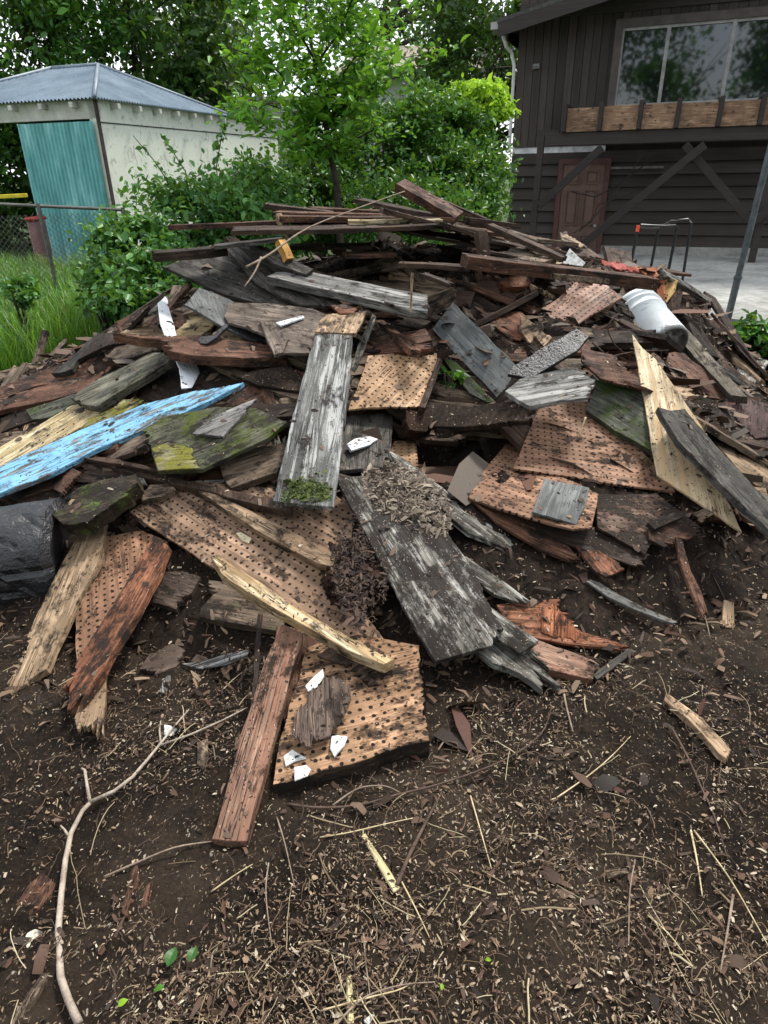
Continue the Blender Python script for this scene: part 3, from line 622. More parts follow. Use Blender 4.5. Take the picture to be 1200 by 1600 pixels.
def TP(px, py, dd): return at(px, py, dd) - o
d0 = 8.2
def foot(a, b, dd):                                 # continue a leg down to the slab
    p_, q_ = TP(*a, dd), TP(*b, dd); k = (0.04 - o[2] - p_[2]) / (q_[2] - p_[2]); return p_ + (q_ - p_) * k
mb = MB(); mb.tube([foot((997, 355), (986, 412), d0), TP(997, 354, d0), TP(1001, 352, d0), TP(1055, 353, d0 + .05), TP(1058, 355, d0 + .05), foot((1058, 355), (1043, 430), d0 + .05)], .017, 8); mb.build('front_loop', BLK, t)
mb = MB(); mb.tube([foot((1029, 357), (1017, 418), d0 + .5), TP(1029, 356, d0 + .5), TP(1048, 346, d0 + .5), TP(1075, 343, d0 + .5), TP(1080, 348, d0 + .45), foot((1080, 348), (1066, 440), d0 + .4)], .017, 8); mb.build('rear_loop', BLK, t)
mb = MB(); mb.tube([TP(998, 354, d0), TP(1030, 357, d0 + .5)], .012, 8); mb.build('cross_tube', BLK, t)
mb = MB(); mb.tube([TP(997.5, 352, d0), TP(995.5, 362, d0)], .0195, 8); mb.build('red_tip', simple('red_tape', (.6, .05, .02), (.8, .12, .05), 20, .4), t)

# ------------------------------------------------------------------ stucco shed with teal corrugated panel
sc0 = at(160, 300, 13.0); sc0[2] = 0; c0 = at(145, 152, 13.0); sc0 = np.array([c0[0], c0[1], 0])
U_ = np.array([.297, .955, 0]); V_ = np.array([-.955, .297, 0])
shed = empty('stucco_shed', tuple(sc0), math.atan2(U_[1], U_[0])); tag(shed, 'old white stucco shed with a hipped corrugated metal roof and an open bay', 'shed')
ze = c0[2]; LW, LH, FWD = 7.1, 4.3, 3.9                 # local x runs along the long wall, local y along the front to the left
def stucco():
    s = NT('stucco'); v = s.co; n = s.noise(v, 1.6, 8, .7); m = s.noise(v, 7, 9, .78, .4)
    c = s.mix(n, (.56, .60, .50), (.80, .82, .73)); c = s.mix(s.ramp(m, (.56, 0.0), (.66, .85)), c, (.20, .22, .17))
    sp = s.n('ShaderNodeSeparateXYZ'); s.set(sp.inputs[0], v); st = s.noise(s.mapped((5, 5, 3), s.co, False), 1, 6, .7, 1.2); c = s.mix(s.ramp(st, (.56, 0.0), (.66, .6)), c, (.24, .26, .20))
    return s.out(c, .9, s.bump(s.noise(v, 60, 5, .7), .5, .01), .2)
STU = stucco(); PW = simple('old_white_trim', (.35, .35, .30), (.56, .56, .50), 5, .8)
mb = MB(); mb.box((0, 0, -.2), (LW, .14, ze)); mb.build('side_wall', STU, shed)
mb = MB(); mb.box((LW - .14, .14, -.2), (LW, FWD, ze)); mb.box((LH - .07, .14, 1.9), (LH + .07, FWD, ze - .05)); mb.build('rear_wall', STU, shed)
mb = MB(); mb.box((0, .0, ze - .30), (.12, FWD, ze - .02)); mb.build('header_board', PW, shed); 
mb = MB(); mb.box((.0, -.012, ze - .36), (LW, -.002, ze - .345)); mb.build('wall_cable', BLK, shed)
mb = MB(); mb.box((-.02, -.03, -.1), (.05, -.002, ze - .03)); mb.build('corner_strip', simple('dark_strip', (.03, .02, .02), (.07, .05, .045), 9), shed)
# corrugated sheets
def corrug(mb, quad, pitch=.076, amp=.011, per=6, along=24):
    """quad: lower-left, lower-right, upper-right, upper-left; waves run across u"""
    a, b, c, d = [Vector(p) for p in quad]; nrm = (b - a).cross(d - a).normalized(); wv = (b - a).length; n = max(4, int(wv / pitch * per)); rows = []
    for j in range(along + 1):
        v = j / along; row = []
        for i in range(n + 1):
            u = i / n; p = (a.lerp(b, u)).lerp(d.lerp(c, u), v)
            w_ = (a.lerp(b, u) - a).length; row.append(mb.bm.verts.new(p + nrm * amp * math.sin(2 * math.pi * w_ / pitch)))
        rows.append(row)
    for j in range(along):
        for i in range(n): mb.bm.faces.new((rows[j][i], rows[j][i + 1], rows[j + 1][i + 1], rows[j + 1][i]))
def tealm():
    s = NT('teal_sheet'); v = s.co; n = s.noise(s.mapped((1.5, 3, .8), s.co, False), 1.5, 6, .65)
    c = s.ramp(n, (.3, (.055, .22, .22)), (.55, (.15, .42, .42)), (.75, (.38, .64, .63)))
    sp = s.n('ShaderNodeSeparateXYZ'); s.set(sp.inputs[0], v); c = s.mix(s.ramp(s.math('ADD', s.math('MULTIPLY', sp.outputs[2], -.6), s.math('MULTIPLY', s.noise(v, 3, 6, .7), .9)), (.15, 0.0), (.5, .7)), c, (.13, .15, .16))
    return s.out(c, .45, s.bump(s.noise(v, 30, 5), .2, .005), .4)
TEAL = tealm(); 
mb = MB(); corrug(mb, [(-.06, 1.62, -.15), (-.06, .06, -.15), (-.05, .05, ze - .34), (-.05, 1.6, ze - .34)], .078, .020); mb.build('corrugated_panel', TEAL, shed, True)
def roofm():
    s = NT('metal_roof'); v = s.co; n = s.noise(v, 1.2, 6, .6); m = s.noise(s.mapped((1, 1, 1), s.co, False), 12, 5, .7)
    return s.out(s.ramp(s.math('ADD', s.math('MULTIPLY', n, .7), s.math('MULTIPLY', m, .3)), (.35, (.07, .105, .14)), (.6, (.15, .195, .24)), (.75, (.20, .23, .25))), .75, s.bump(m, .1, .004), .12, Metallic=.0)
RM = roofm(); ov = .14; zr_ = ze + .74; A = Vector((-ov, -ov, ze - .02)); B = Vector((LH + ov, -ov, ze - .02)); C_ = Vector((LH + ov, FWD + ov, ze - .02)); D_ = Vector((-ov, FWD + ov, ze - .02)); P1 = Vector((LH / 2, 1.37, zr_)); P2 = Vector((LH / 2, 2.45, zr_))
mb = MB()
def tri_sheet(a, b, apex0, apex1):                  # eave a->b, top edge apex0->apex1
    n = max(6, int((b - a).length / .076 * 4)); nrm = (b - a).cross(apex0 - a).normalized(); nrm = nrm if nrm.z > 0 else -nrm; ux = (b - a).normalized()
    prev = None
    for i in range(n + 1):
        x = (b - a).length * i / n; xa = (apex0 - a).dot(ux); xb = (apex1 - a).dot(ux); hv = (apex0 - a) - ux * xa
        t_ = x / xa if x < xa else (1 if x <= xb else ((b - a).length - x) / ((b - a).length - xb)); t_ = max(0, min(1, t_))
        off = nrm * .018 * math.sin(2 * math.pi * x / .076); lo = a + ux * x + off; hi = a + ux * x + hv * t_ + off
        cur = (mb.bm.verts.new(lo), mb.bm.verts.new(hi + nrm * 0))
        if prev: mb.bm.faces.new((prev[0], cur[0], cur[1], prev[1]))
        prev = cur
tri_sheet(A, B, P1, P1); tri_sheet(D_, A, P2, P1) if False else tri_sheet(A, D_, P1, P2); tri_sheet(B, C_, P1, P2); tri_sheet(C_, D_, P2, P2)
mb.build('roof_sheet', RM, shed, True)
mb = MB()
for a, b in ((A, P1), (B, P1), (P1, P2), (P2, C_), (P2, D_)): mb.tube([a + Vector((0, 0, .02)), b + Vector((0, 0, .02))], .035, 8)
mb.build('ridge_cap', simple('ridge_cap', (.13, .17, .21), (.22, .26, .30), 8, .5, .1, .1), shed, True)
mb = MB(); mb.box((LH + .16, -.1, ze - .01), (LW + .1, FWD, ze + .06)); mb.build('flat_roof', simple('flat_roof', (.05, .05, .05), (.1, .1, .1), 4), shed)
for i in range(7): mb = MB(); x = .45 + i * .62; mb.box((x - .035, -.16, ze - .14), (x + .035, .0, ze - .06)); mb.build('rafter_end', PW, shed)
for i in range(6): mb = MB(); x = .35 + i * .62; mb.box((-.15, x - .035, ze - .14), (.0, x + .035, ze - .06)); mb.build('rafter_end', PW, shed)
mb = MB(); mb.box((0, FWD - .12, -.1), (.12, FWD, ze - .3)); mb.box((2.1, 3.0, -.1), (2.2, 3.1, ze - .05)); mb.build('post', DKW, shed)
# things inside the bay, seen over the fence
p = at(14, 308, 12.2); t = empty('yellow_plank', (p[0], p[1], p[2])); tag(t, 'yellow painted plank lying across junk in the open shed bay', 'plank')
MB().beam((-.45, 0, 0), (.25, .1, .02), .12, .06, bev=.006).build('board', simple('yellow_paint', (.5, .38, .02), (.7, .58, .06), 6, .5), t)
p = at(-8, 345, 12.6); t = empty('storage_bin', (p[0], p[1], 0)); tag(t, 'faded pink bin with a red lid behind the wire fence', 'bin')
pb_ = at(55, 340, 12.4) - np.array(t.location); PK = simple('pink_plastic', (.16, .07, .075), (.24, .12, .12), 6, .5)
t.location = (at(55, 340, 12.4)[0], at(55, 340, 12.4)[1], 0)
mb = MB(); mb.box((-.08, -.2, .0), (.08, .2, .93), .03); mb.build('bin_body', PK, t); mb = MB(); mb.box((-.10, -.24, .93), (.10, .24, .99), .03); mb.build('lid', simple('red_plastic', (.25, .02, .015), (.38, .04, .03), 6, .6), t)

# chain link fence
def fence():
    a, b = at(-130, 313, 8.4), at(192, 328, 9.4); t = empty('wire_fence', (a[0], a[1], 0)); tag(t, 'rusty chain link fence with a top rail in front of the teal panel', 'fence'); a = Vector(a); b = Vector(b); h = a.z; x = (b - a); x.z = 0; ln = x.length; x.normalize(); o = Vector(t.location)
    ST = simple('old_wire', (.08, .075, .07), (.17, .16, .15), 14, .5, .1, .4)
    mb = MB(); mb.tube([a - o, b - o], .019, 8); mb.build('top_rail', ST, t)
    for u in (0.0, .56, 1.0):
        q = a.lerp(b, u) - o; mb = MB(); mb.tube([(q.x, q.y, -.2), (q.x, q.y, q.z + .03)], .024, 8); mb.build('post', ST, t)
    mb = MB(); p_ = .065; n = int(ln / p_)
    zz = lambda s_: a.z + (b.z - a.z) * s_ / ln
    for i in range(-int(h / p_), n):
        for sg in (1, -1):
            pts = []; s_ = i * p_ if sg > 0 else (i + int(h / p_)) * p_; z = .02
            s0 = s_; pts = [(s0, .02), (s0 + sg * 1.15, 1.17)]
            (sa, za), (sb, zb) = pts
            lo, hi = sorted((sa, sb))
            if hi < 0 or lo > ln: continue
            def cut(s): return za + (zb - za) * (s - sa) / (sb - sa)
            s1, s2 = max(0, min(ln, sa)), max(0, min(ln, sb)); mb.tube([x * s1 + Vector((0, 0, cut(s1))), x * s2 + Vector((0, 0, cut(s2)))], .0028, 3, cap=False)
    mb.build('wire_mesh', ST, t)
fence()
# low white outbuilding seen between shed and young tree, neighbour house behind thicket
p = at(395, 200, 24); t = empty('white_outbuilding', (p[0], p[1], 0), rad(8)); tag(t, 'low white clapboard outbuilding glimpsed right of the shed', 'building')
zt = at(395, 158, 24)[2]
mb = MB(); mb.box((-1.6, 0, 0), (1.7, 3, zt))
for i in range(int(zt / .2)): mb.box((-1.62, -.02, i * .2), (1.72, .0, i * .2 + .18))
mb.build('wall', WHT, t); mb = MB(); mb.box((-1.8, -.25, zt), (1.9, 3.2, zt + .1)); mb.build('roof', simple('grey_roof', (.25, .27, .3), (.4, .42, .45), 5), t)
p = at(630, 110, 26); t = empty('neighbour_house', (p[0], p[1], 0), rad(-4)); tag(t, 'pale neighbouring house with a tan shingle roof seen above the thicket', 'house')
z0 = at(630, 110, 26)[2]; z1 = at(630, 70, 29)[2]; xa, xb = at(545, 100, 26)[0] - p[0] - .6, at(728, 100, 26)[0] - p[0] + .5
mb = MB(); mb.box((xa + .3, .4, 0), (xb - .3, 6, z0 - .1)); mb.build('wall', WHT, t)
mb = MB(); slab([(xa, 0, z0), (xb, 0, z0), (xb - .5, 3.2, z1), (xa + .8, 3.2, z1)], .12); slab([(xa + .8, 3.2, z1), (xb - .5, 3.2, z1), (xb, 6.4, z0), (xa, 6.4, z0)], .12); rf = mb.build('roof', simple('tan_shingle', (.20, .17, .13), (.36, .31, .25), 9, .9, .5), t)
mb = MB(); mb.box((xa, -.12, z0 - .12), (xb, .0, z0 - .01)); mb.build('gutter', WHT, t)
q = at(757, 45, 28) - p; zc = at(757, 58, 28)[2]
mb = MB(); mb.box((q[0] - .4, q[1] - .3, zc - 1.3), (q[0] + .35, q[1] + .3, zc + .45)); mb.box((q[0] - .48, q[1] - .36, zc + .45), (q[0] + .42, q[1] + .36, zc + .55)); mb.build('chimney', simple('chimney_brick', (.25, .2, .17), (.4, .35, .31), 12), t)
# dead vines hanging between brace and wall
for k, (pts, lab) in enumerate((([(905, 362), (945, 322), (985, 270), (1008, 235)], 'thin bare vine climbing beside the big deck brace'), ([(893, 300), (930, 308), (965, 290), (1030, 240)], 'thin sagging wire crossing in front of the brown door'), ([(1057, 245), (1062, 226)], 'short broken wire hanging under the deck beam'), ([(895, 365), (925, 345), (935, 320), (990, 300)], 'crooked bare twig against the siding right of the door'))):
    p0 = D(*pts[0], OFF + .02); q = []
    t = empty('dead_vine' if k != 1 else 'loose_wire', tuple(OW), math.atan2(EX.y, EX.x)); tag(t, lab, 'vine' if k != 1 else 'wire')
    for i, a in enumerate(pts): s1, z1_ = S(*a, OFF - .3); q.append((s1, -(OFF - .3), z1_))
    MB().tube(q, .011, 5).build('stem', BARK if k != 1 else BLK, t)
# ================================================================== THE HEAP OF TORN OUT TIMBER
def rotm(name, a, b, c, bump=1.0):
    s = NT(name); v = s.co; n1 = s.noise(v, 7, 8, .75); n2 = s.noise(s.mapped((60, 25, 60), v, False), 1, 6, .7); n3 = s.noise(v, 70, 6, .75)
    f = s.math('ADD', s.math('MULTIPLY', n1, .4), s.math('ADD', s.math('MULTIPLY', n2, .3), s.math('MULTIPLY', n3, .3)))
    c_ = s.ramp(f, (.36, a), (.50, b), (.66, c)); d = s.vor(v, 70); cr = s.vor(v, 70, 'Color')
    mk = s.math('MULTIPLY', s.ramp(d, (.17, 1.0), (.22, 0.0)), s.ramp(cr, (.72, 0.0), (.74, 1.0))); c_ = s.mix(mk, c_, (.30, .23, .16))
    return s.out(c_, .85, s.bump(f, bump, .015), .08)
HEAPM = rotm('crumbled_wood', (.004, .003, .0025), (.014, .010, .0075), (.045, .029, .020))
gx = np.arange(-4.0, 3.9, .018); gy = np.arange(1.5, 8.2, .02); X, Y = np.meshgrid(gx, gy, indexing='ij')
hh = heap(X, Y); k = np.clip((hh + .05) / .25, 0, 1)
ridg = 1 - np.abs(fbm(X * 3.2, Y * 3.2, 4, .6)) * 5
Z = ground(X, Y) + hh + k * (fbm(X * 4, Y * 4, 5, .62) * .13 + np.clip(ridg, -.5, 1) * .02 + fbm(X * 30, Y * 18, 2) * .035) - .035
n0, n1 = X.shape; I = np.arange(n0 * n1).reshape(n0, n1); F = np.stack([I[:-1, :-1], I[1:, :-1], I[1:, 1:], I[:-1, 1:]], -1).reshape(-1, 4)
keep = (hh.ravel()[F].max(1) > -.12); F = F[keep]
hm = link('debris_mound', mesh_np('debris_mound', np.stack([X, Y, Z], -1).reshape(-1, 3), F), HEAPM); tag(hm, 'dark crumbled wood and soil filling the heap between the boards', 'debris', kind='stuff')

ZS = 3                                              # depth buffer, one cell per 3 photo pixels
ZW, ZH = 1400 // ZS, 1700 // ZS; ZOX, ZOY = 100, 50
ZB = np.full((ZH, ZW), 1e9)
gxp = (np.arange(ZW) + .5) * ZS - ZOX; gyp = (np.arange(ZH) + .5) * ZS - ZOY
PX, PY = np.meshgrid(gxp, gyp)
DIR = FW[None, None] + RT[None, None] * ((PX - 600) / FPX)[..., None] + UP[None, None] * ((800 - PY) / FPX)[..., None]
def mask(poly):
    poly = np.array(poly, float); m = np.zeros(PX.shape, bool); j = len(poly) - 1
    x0, x1, y0, y1 = poly[:, 0].min(), poly[:, 0].max(), poly[:, 1].min(), poly[:, 1].max()
    a, b = max(0, int((x0 + ZOX) / ZS)), min(ZW, int((x1 + ZOX) / ZS) + 2); c, d = max(0, int((y0 + ZOY) / ZS)), min(ZH, int((y1 + ZOY) / ZS) + 2)
    if a >= b or c >= d: return m
    xx, yy = PX[c:d, a:b], PY[c:d, a:b]; mm = np.zeros(xx.shape, bool)
    for i in range(len(poly)):
        xi, yi = poly[i]; xj, yj = poly[j]
        if yi != yj: mm ^= ((yi > yy) != (yj > yy)) & (xx < (xj - xi) * (yy - yi) / (yj - yi) + xi)
        j = i
    m[c:d, a:b] = mm; return m
def refine(P, seg, jit, jag, jl):
    """subdivide the outline; a torn edge gets splinters along the grain (x)"""
    out = []; n = len(P)
    for i in range(n):
        a, b = P[i], P[(i + 1) % n]; l = (b - a).length; torn = i in jag; k = max(1, int(l / (.0055 if torn else seg))); nrm = Vector(((b - a).y, -(b - a).x)).normalized()
        ph = R.random() * 50
        for j in range(k):
            t = j / k; p = a.lerp(b, t)
            if torn:
                s = 1 if abs(nrm.x) > .3 else 0; e = min(1, 4 * t, 4 * (1 - t)) if j else 0
                amp = jl * ((float(vnoise(ph + j * .55, ph)) - .75) * 1.5 + R.uniform(-.25, .1)) * e
                p = p + (Vector((1 if nrm.x > 0 else -1, 0)) * amp if s else nrm * amp * .35)
            elif j: p = p + nrm * (jit * (2 * float(vnoise(ph + j * .37, ph)) - 1) * 1.6 + jit * R.uniform(-.5, .5))
            else: p = p + Vector((R.uniform(-1, 1), R.uniform(-1, 1))) * jit * .6
            out.append(p)
    return out
def slabmesh(name, P, th, jit=.0016, jag=(), jl=.03, warp=.003, seg=.035, bev=.0018):
    P = [Vector(p) for p in P]; area = sum(P[i].x * P[(i + 1) % len(P)].y - P[(i + 1) % len(P)].x * P[i].y for i in range(len(P)))
    if area < 0: n_ = len(P); P = P[::-1]; jag = [(n_ - 2 - j) % n_ for j in jag]
    O = refine(P, seg, jit, jag, jl); n = len(O); bm = bmesh.new()
    nr = []
    for i in range(n):
        d = O[(i + 1) % n] - O[i - 1]; nr.append(Vector((d.y, -d.x)).normalized() if d.length > 1e-6 else Vector((0, 0)))
    A = [bm.verts.new((p.x - q.x * bev, p.y - q.y * bev, 0)) for p, q in zip(O, nr)]
    B = [bm.verts.new((p.x, p.y, -bev * 1.2)) for p in O]
    C = [bm.verts.new((p.x + q.x * R.uniform(-.0015, .0015), p.y + q.y * R.uniform(-.0015, .0015), -th + R.uniform(-.001, .001))) for p, q in zip(O, nr)]
    ft = bm.faces.new(A); fb = bm.faces.new(C[::-1])
    for r1, r2 in ((A, B), (B, C)):
        for i in range(n): bm.faces.new((r1[i], r2[i], r2[(i + 1) % n], r1[(i + 1) % n]))
    xs = [p.x for p in O]; ys = [p.y for p in O]; x0, x1, y0, y1 = min(xs), max(xs), min(ys), max(ys)
    nx = min(16, int((x1 - x0) / .05)); ny = min(8, int((y1 - y0) / .05))
    for i in range(1, nx): bmesh.ops.bisect_plane(bm, geom=bm.verts[:] + bm.edges[:] + bm.faces[:], plane_co=(x0 + (x1 - x0) * i / nx + 1e-4, 0, 0), plane_no=(1, 0, 0))
    for i in range(1, ny): bmesh.ops.bisect_plane(bm, geom=bm.verts[:] + bm.edges[:] + bm.faces[:], plane_co=(0, y0 + (y1 - y0) * i / ny + 1e-4, 0), plane_no=(0, 1, 0))
    if warp:
        o = R.random() * 90; bend = R.uniform(-1, 1) * warp * .8; L_ = max(x1 - x0, .05)
        V = list(bm.verts); vx = np.array([v.co.x for v in V]); vy = np.array([v.co.y for v in V])
        dz = (fbm(vx * 4 + o, vy * 9 + o, 3) * 2 * warp + bend * (4 * (vx / L_) ** 2 - .3))
        for v, z in zip(V, dz): v.co.z += float(z)
    bmesh.ops.recalc_face_normals(bm, faces=bm.faces); me = bpy.data.meshes.new(name); bm.to_mesh(me); bm.free(); return me
TR = dict(i=(0, 0, 1), c2=(600, 0, 2), c3=(0, 400, 1 / .375), c4=(200, 260, 1 / .46667), c5=(640, 330, 1 / .46667), c6=(0, 700, 2.4), c7=(400, 600, 2.4), c8=(700, 700, 2.4), c9=(0, 1050, 2.4), ca=(300, 900, 2.4), cb=(800, 1050, 2.91),
          z1=(0, 700, 4), z2=(340, 270, 4), z3=(600, 270, 4), z4=(860, 330, 4), z6=(540, 560, 4), z7=(1000, 480, 4.21), z8=(0, 480, 4), cc=(500, 1150, 3.43))
def PXS(tagk, pts): ox, oy, k = TR[tagk]; return [(ox + x / k, oy + y / k) for x, y in pts]
BOARDS = []
def depth_of(P0, n, m): return ((P0 - CAM) @ n) / (DIR[m] @ n)
def place(tagk, pts, th, mat, name, label, cat='board', group=None, n=None, lift=0.0, jag=(), jl=.03, jit=.0022, warp=.007, grain=None, q=96, tilt=1.0, cap=.35, face=.42, depth=None):
    """a flat piece whose outline runs through the given sight lines; it lies on the slope and on whatever was laid before it"""
    poly = PXS(tagk, pts); m = mask(poly); H_ = np.array([hit(*p) for p in poly]); c = H_.mean(0)
    if n is None:
        A = np.c_[H_[:, 0], H_[:, 1], np.ones(len(H_))]; co, *_ = np.linalg.lstsq(A, H_[:, 2], rcond=None); a, b = np.clip(co[0], -.5, .5) * tilt, np.clip(co[1], -.45, .5) * tilt
        n = np.array([-a, -b, 1.0])
    n = np.array(n, float); n /= np.linalg.norm(n); cp = np.array(poly).mean(0); vw = -ray(*cp); vw /= np.linalg.norm(vw)
    if depth is None:
        while n @ vw < face: n = n + .05 * vw; n /= np.linalg.norm(n)      # never steeper away than a board can lie
    P0 = hit(*cp) if depth is None else at(cp[0], cp[1], depth)
    s = 0.0
    if depth is None and m.any():
        dr = DIR[m]; zb = ZB[m]; t0 = depth_of(P0, n, m); Q = CAM + dr * t0[:, None]; sz = surf(Q[:, 0], Q[:, 1])
        s = float(np.percentile(sz - Q[:, 2], 60)) * n[2] + th * .4
        k = zb < 1e8
        if k.any(): need = (CAM + dr[k] * zb[k][:, None] - P0) @ n; s = max(s, float(np.percentile(need, q)) + th + .003)
        s = min(s, cap)
    P0 = P0 + n * (s + lift)
    W = []
    for p in poly: d = ray(*p); W.append(CAM + d * (((P0 - CAM) @ n) / (d @ n)))
    W = np.array(W); o = W.mean(0)
    if grain is None:                               # grain follows the longest edge
        e = [(np.linalg.norm(W[(i + 1) % len(W)] - W[i]), i) for i in range(len(W)) if i not in jag] or [(1, 0)]; i = max(e)[1]; x = W[(i + 1) % len(W)] - W[i]
    else: x = W[grain[1]] - W[grain[0]]
    x = x / np.linalg.norm(x)
    if n @ (CAM - o) < 0: n = -n
    y = np.cross(n, x); y /= np.linalg.norm(y); x = np.cross(y, n)
    me = slabmesh(name, [((p - o) @ x, (p - o) @ y) for p in W], th, jit, jag, jl, warp)
    mw = Matrix(((x[0], y[0], n[0], o[0]), (x[1], y[1], n[1], o[1]), (x[2], y[2], n[2], o[2]), (0, 0, 0, 1)))
    ob = link(name, me, mat, None, mw); tag(ob, label, cat, group)
    if m.any(): ZB[m] = np.minimum(ZB[m], depth_of(P0, n, m))
    BOARDS.append((ob, P0, n, m)); sz = np.ptp((W - o) @ x), np.ptp((W - o) @ y); 
    print('%-22s s=%.2f size %.2fx%.2f  %s' % (name, s, sz[0], sz[1], label[:40]))
    return ob
def bar(p, q, d0, d1, wd, th, mat, name, label, cat='board', roll=0.0, group=None, jag=(), jl=.03, back=True, taper=1.0, warp=.004):
    """a board given by the two ends of its near top edge (pixel, distance)"""
    a, b = at(*p, d0), at(*q, d1); x = b - a; l = np.linalg.norm(x); x /= l; y = np.cross([0, 0, 1], x); y /= np.linalg.norm(y)
    if y[1] < 0: y = -y
    z = np.cross(x, y); 
    if z[2] < 0: z = -z
    y2 = y * math.cos(roll) + z * math.sin(roll); z2 = np.cross(x, y2)
    if z2[2] < 0: z2 = -z2
    yy = np.cross(z2, x); sg = 1 if yy @ y2 > 0 else -1; o = (a + b) / 2
    P = [(-l / 2, 0), (l / 2, 0), (l / 2, sg * wd * taper), (-l / 2, sg * wd)]
    me = slabmesh(name, P, th, .002, jag, jl, warp)
    mw = Matrix(((x[0], yy[0], z2[0], o[0]), (x[1], yy[1], z2[1], o[1]), (x[2], yy[2], z2[2], o[2]), (0, 0, 0, 1)))
    ob = link(name, me, mat, None, mw); tag(ob, label, cat, group)
    W = [a, b, b + y2 * wd * taper, a + y2 * wd]; pl = [proj(w_)[:2] for w_ in W] ; m = mask(pl); P0 = o + y2 * wd / 2
    nn = z2 if abs(z2 @ ((CAM - P0) / np.linalg.norm(CAM - P0))) > .02 else None
    m2 = mask([proj(w_)[:2] for w_ in (a, b, b - z2 * th, a - z2 * th)]); ZB[m2] = np.minimum(ZB[m2], float((o - CAM) @ FW)); BOARDS.append((ob, P0, z2, m)); return ob
def lump(c, r, mat, name, label, cat, amp=.25, fr=6, n=4, kind=None, group=None, rot=None):
    """crumbly irregular block: a subdivided cube pushed about by noise"""
    bm = bmesh.new(); bmesh.ops.create_cube(bm, size=2); bmesh.ops.subdivide_edges(bm, edges=bm.edges[:], cuts=22, use_grid_fill=True)
    V = list(bm.verts); co = np.array([v.co for v in V]); s = R.random() * 60
    ln = np.linalg.norm(co, axis=1)[:, None]; co = co * (.35 + .65 / ln * 1.25); co = co * np.array(r)
    q = co / np.mean(r); a = fbm(q[:, 0] * fr / 3 + q[:, 2] * 2.1 + s, q[:, 1] * fr / 3 + q[:, 2] * 1.7, 5, .65); b = fbm(q[:, 1] * fr + s, q[:, 2] * fr + q[:, 0] * fr * .7, 4, .6)
    co = co * (1 + amp * 2 * a[:, None] + amp * b[:, None])
    for v, p in zip(V, co): v.co = p
    bmesh.ops.recalc_face_normals(bm, faces=bm.faces)
    me = bpy.data.meshes.new(name); bm.to_mesh(me); bm.free(); o = link(name, me, mat); o.location = c
    if rot: o.rotation_euler = rot
    tag(o, label, cat, group, kind); return o

# ---- materials of the pieces
GREY = wood('grey_board', (.055, .052, .048), (.23, .22, .205), .25, .0, crack=.7, spot=.5, streak=(.30, .29, .27))
GREYD = wood('dark_grey_board', (.024, .022, .019), (.115, .105, .092), .3, .10, crack=.8, spot=.3, fleck=.2)
GREYM = wood('lichen_grey_board', (.032, .030, .026), (.21, .195, .165), .42, .0, crack=.6, spot=.6, fleck=.6, streak=(.31, .30, .265))
SLATE = wood('smooth_grey_board', (.055, .058, .056), (.15, .155, .15), .12, .0, crack=.25, spot=.7, fleck=.1)
TAN = wood('tan_board', (.15, .095, .055), (.42, .30, .19), .35, .05, crack=.6, spot=.8, fleck=.4)
TAND = wood('dull_tan_board', (.07, .05, .035), (.24, .175, .12), .42, .08, crack=.7, spot=.6)
YEL = wood('yellow_board', (.20, .14, .07), (.50, .40, .22), .25, .16, mosscol=(.12, .13, .03), crack=.6, spot=.8, streak=(.56, .48, .32))
FRESH = wood('fresh_split_wood', (.20, .125, .06), (.52, .38, .21), .28, 0, crack=.6, spot=.7, streak=(.54, .44, .29))
RED = wood('red_brown_board', (.040, .019, .012), (.165, .080, .048), .4, 0, crack=.7, spot=.7)
REDL = wood('light_red_board', (.10, .054, .036), (.29, .175, .12), .34, 0, crack=.6, spot=.9, streak=(.20, .10, .065))
RUST = wood('rust_board', (.075, .028, .015), (.25, .105, .055), .42, 0, crack=.6, spot=.5)
BRN = wood('brown_board', (.028, .017, .012), (.10, .060, .040), .3, 0, crack=.7, spot=.3, fleck=.2)
DBRN = wood('dark_brown_board', (.013, .009, .007), (.055, .034, .024), .45, .05, crack=.6, spot=.2, fleck=.25)
BLUE = wood('blue_painted_board', (.07, .07, .065), (.34, .36, .36), .16, 0, crack=.9, spot=.5, fleck=.2, paint=(.22, .47, .68), peel=.47, streak=None)
WHITE = wood('white_painted_board', (.35, .35, .33), (.62, .62, .58), .10, 0, crack=.3, spot=.0, fleck=0, paint=(.74, .76, .78), peel=.1)
MOSS = wood('mossy_board', (.035, .036, .022), (.14, .135, .09), .45, .55, mosscol=(.060, .075, .014), crack=.6, spot=.3)
MOSSG = wood('green_stained_board', (.030, .030, .024), (.10, .105, .075), .3, .45, mosscol=(.045, .07, .014), crack=.9, spot=.2, fleck=.1)
MOSSY = wood('yellow_mossy_board', (.09, .08, .04), (.30, .27, .15), .3, .6, mosscol=(.16, .15, .02), crack=.5, spot=.4)
PLY = wood('pale_plywood', (.34, .245, .14), (.66, .54, .36), .12, 0, crack=.2, spot=.9, fleck=.1, streak=(.42, .28, .15), scale=.7)
PEG = [wood('pegboard_%s' % n_, a, b, d_, 0, crack=.12, spot=.1, fleck=.35, peg=p_, scale=.5, rough=.66) for n_, a, b, d_, p_ in (
    ('brown', (.11, .066, .042), (.31, .20, .13), .30, .033), ('reddish', (.11, .058, .034), (.30, .165, .10), .30, .032), ('tan', (.22, .13, .07), (.48, .30, .17), .22, .036), ('dark', (.06, .036, .026), (.16, .095, .065), .6, .033), ('salmon', (.16, .085, .06), (.33, .20, .145), .12, .036))]
CHAR = simple('charred_wood', (.004, .004, .0045), (.022, .022, .025), 9, .38, 1.0, 0, .5, .02, 9)
ROT = rotm('rotten_red_wood', (.006, .004, .003), (.024, .014, .010), (.08, .042, .028), 1.0)
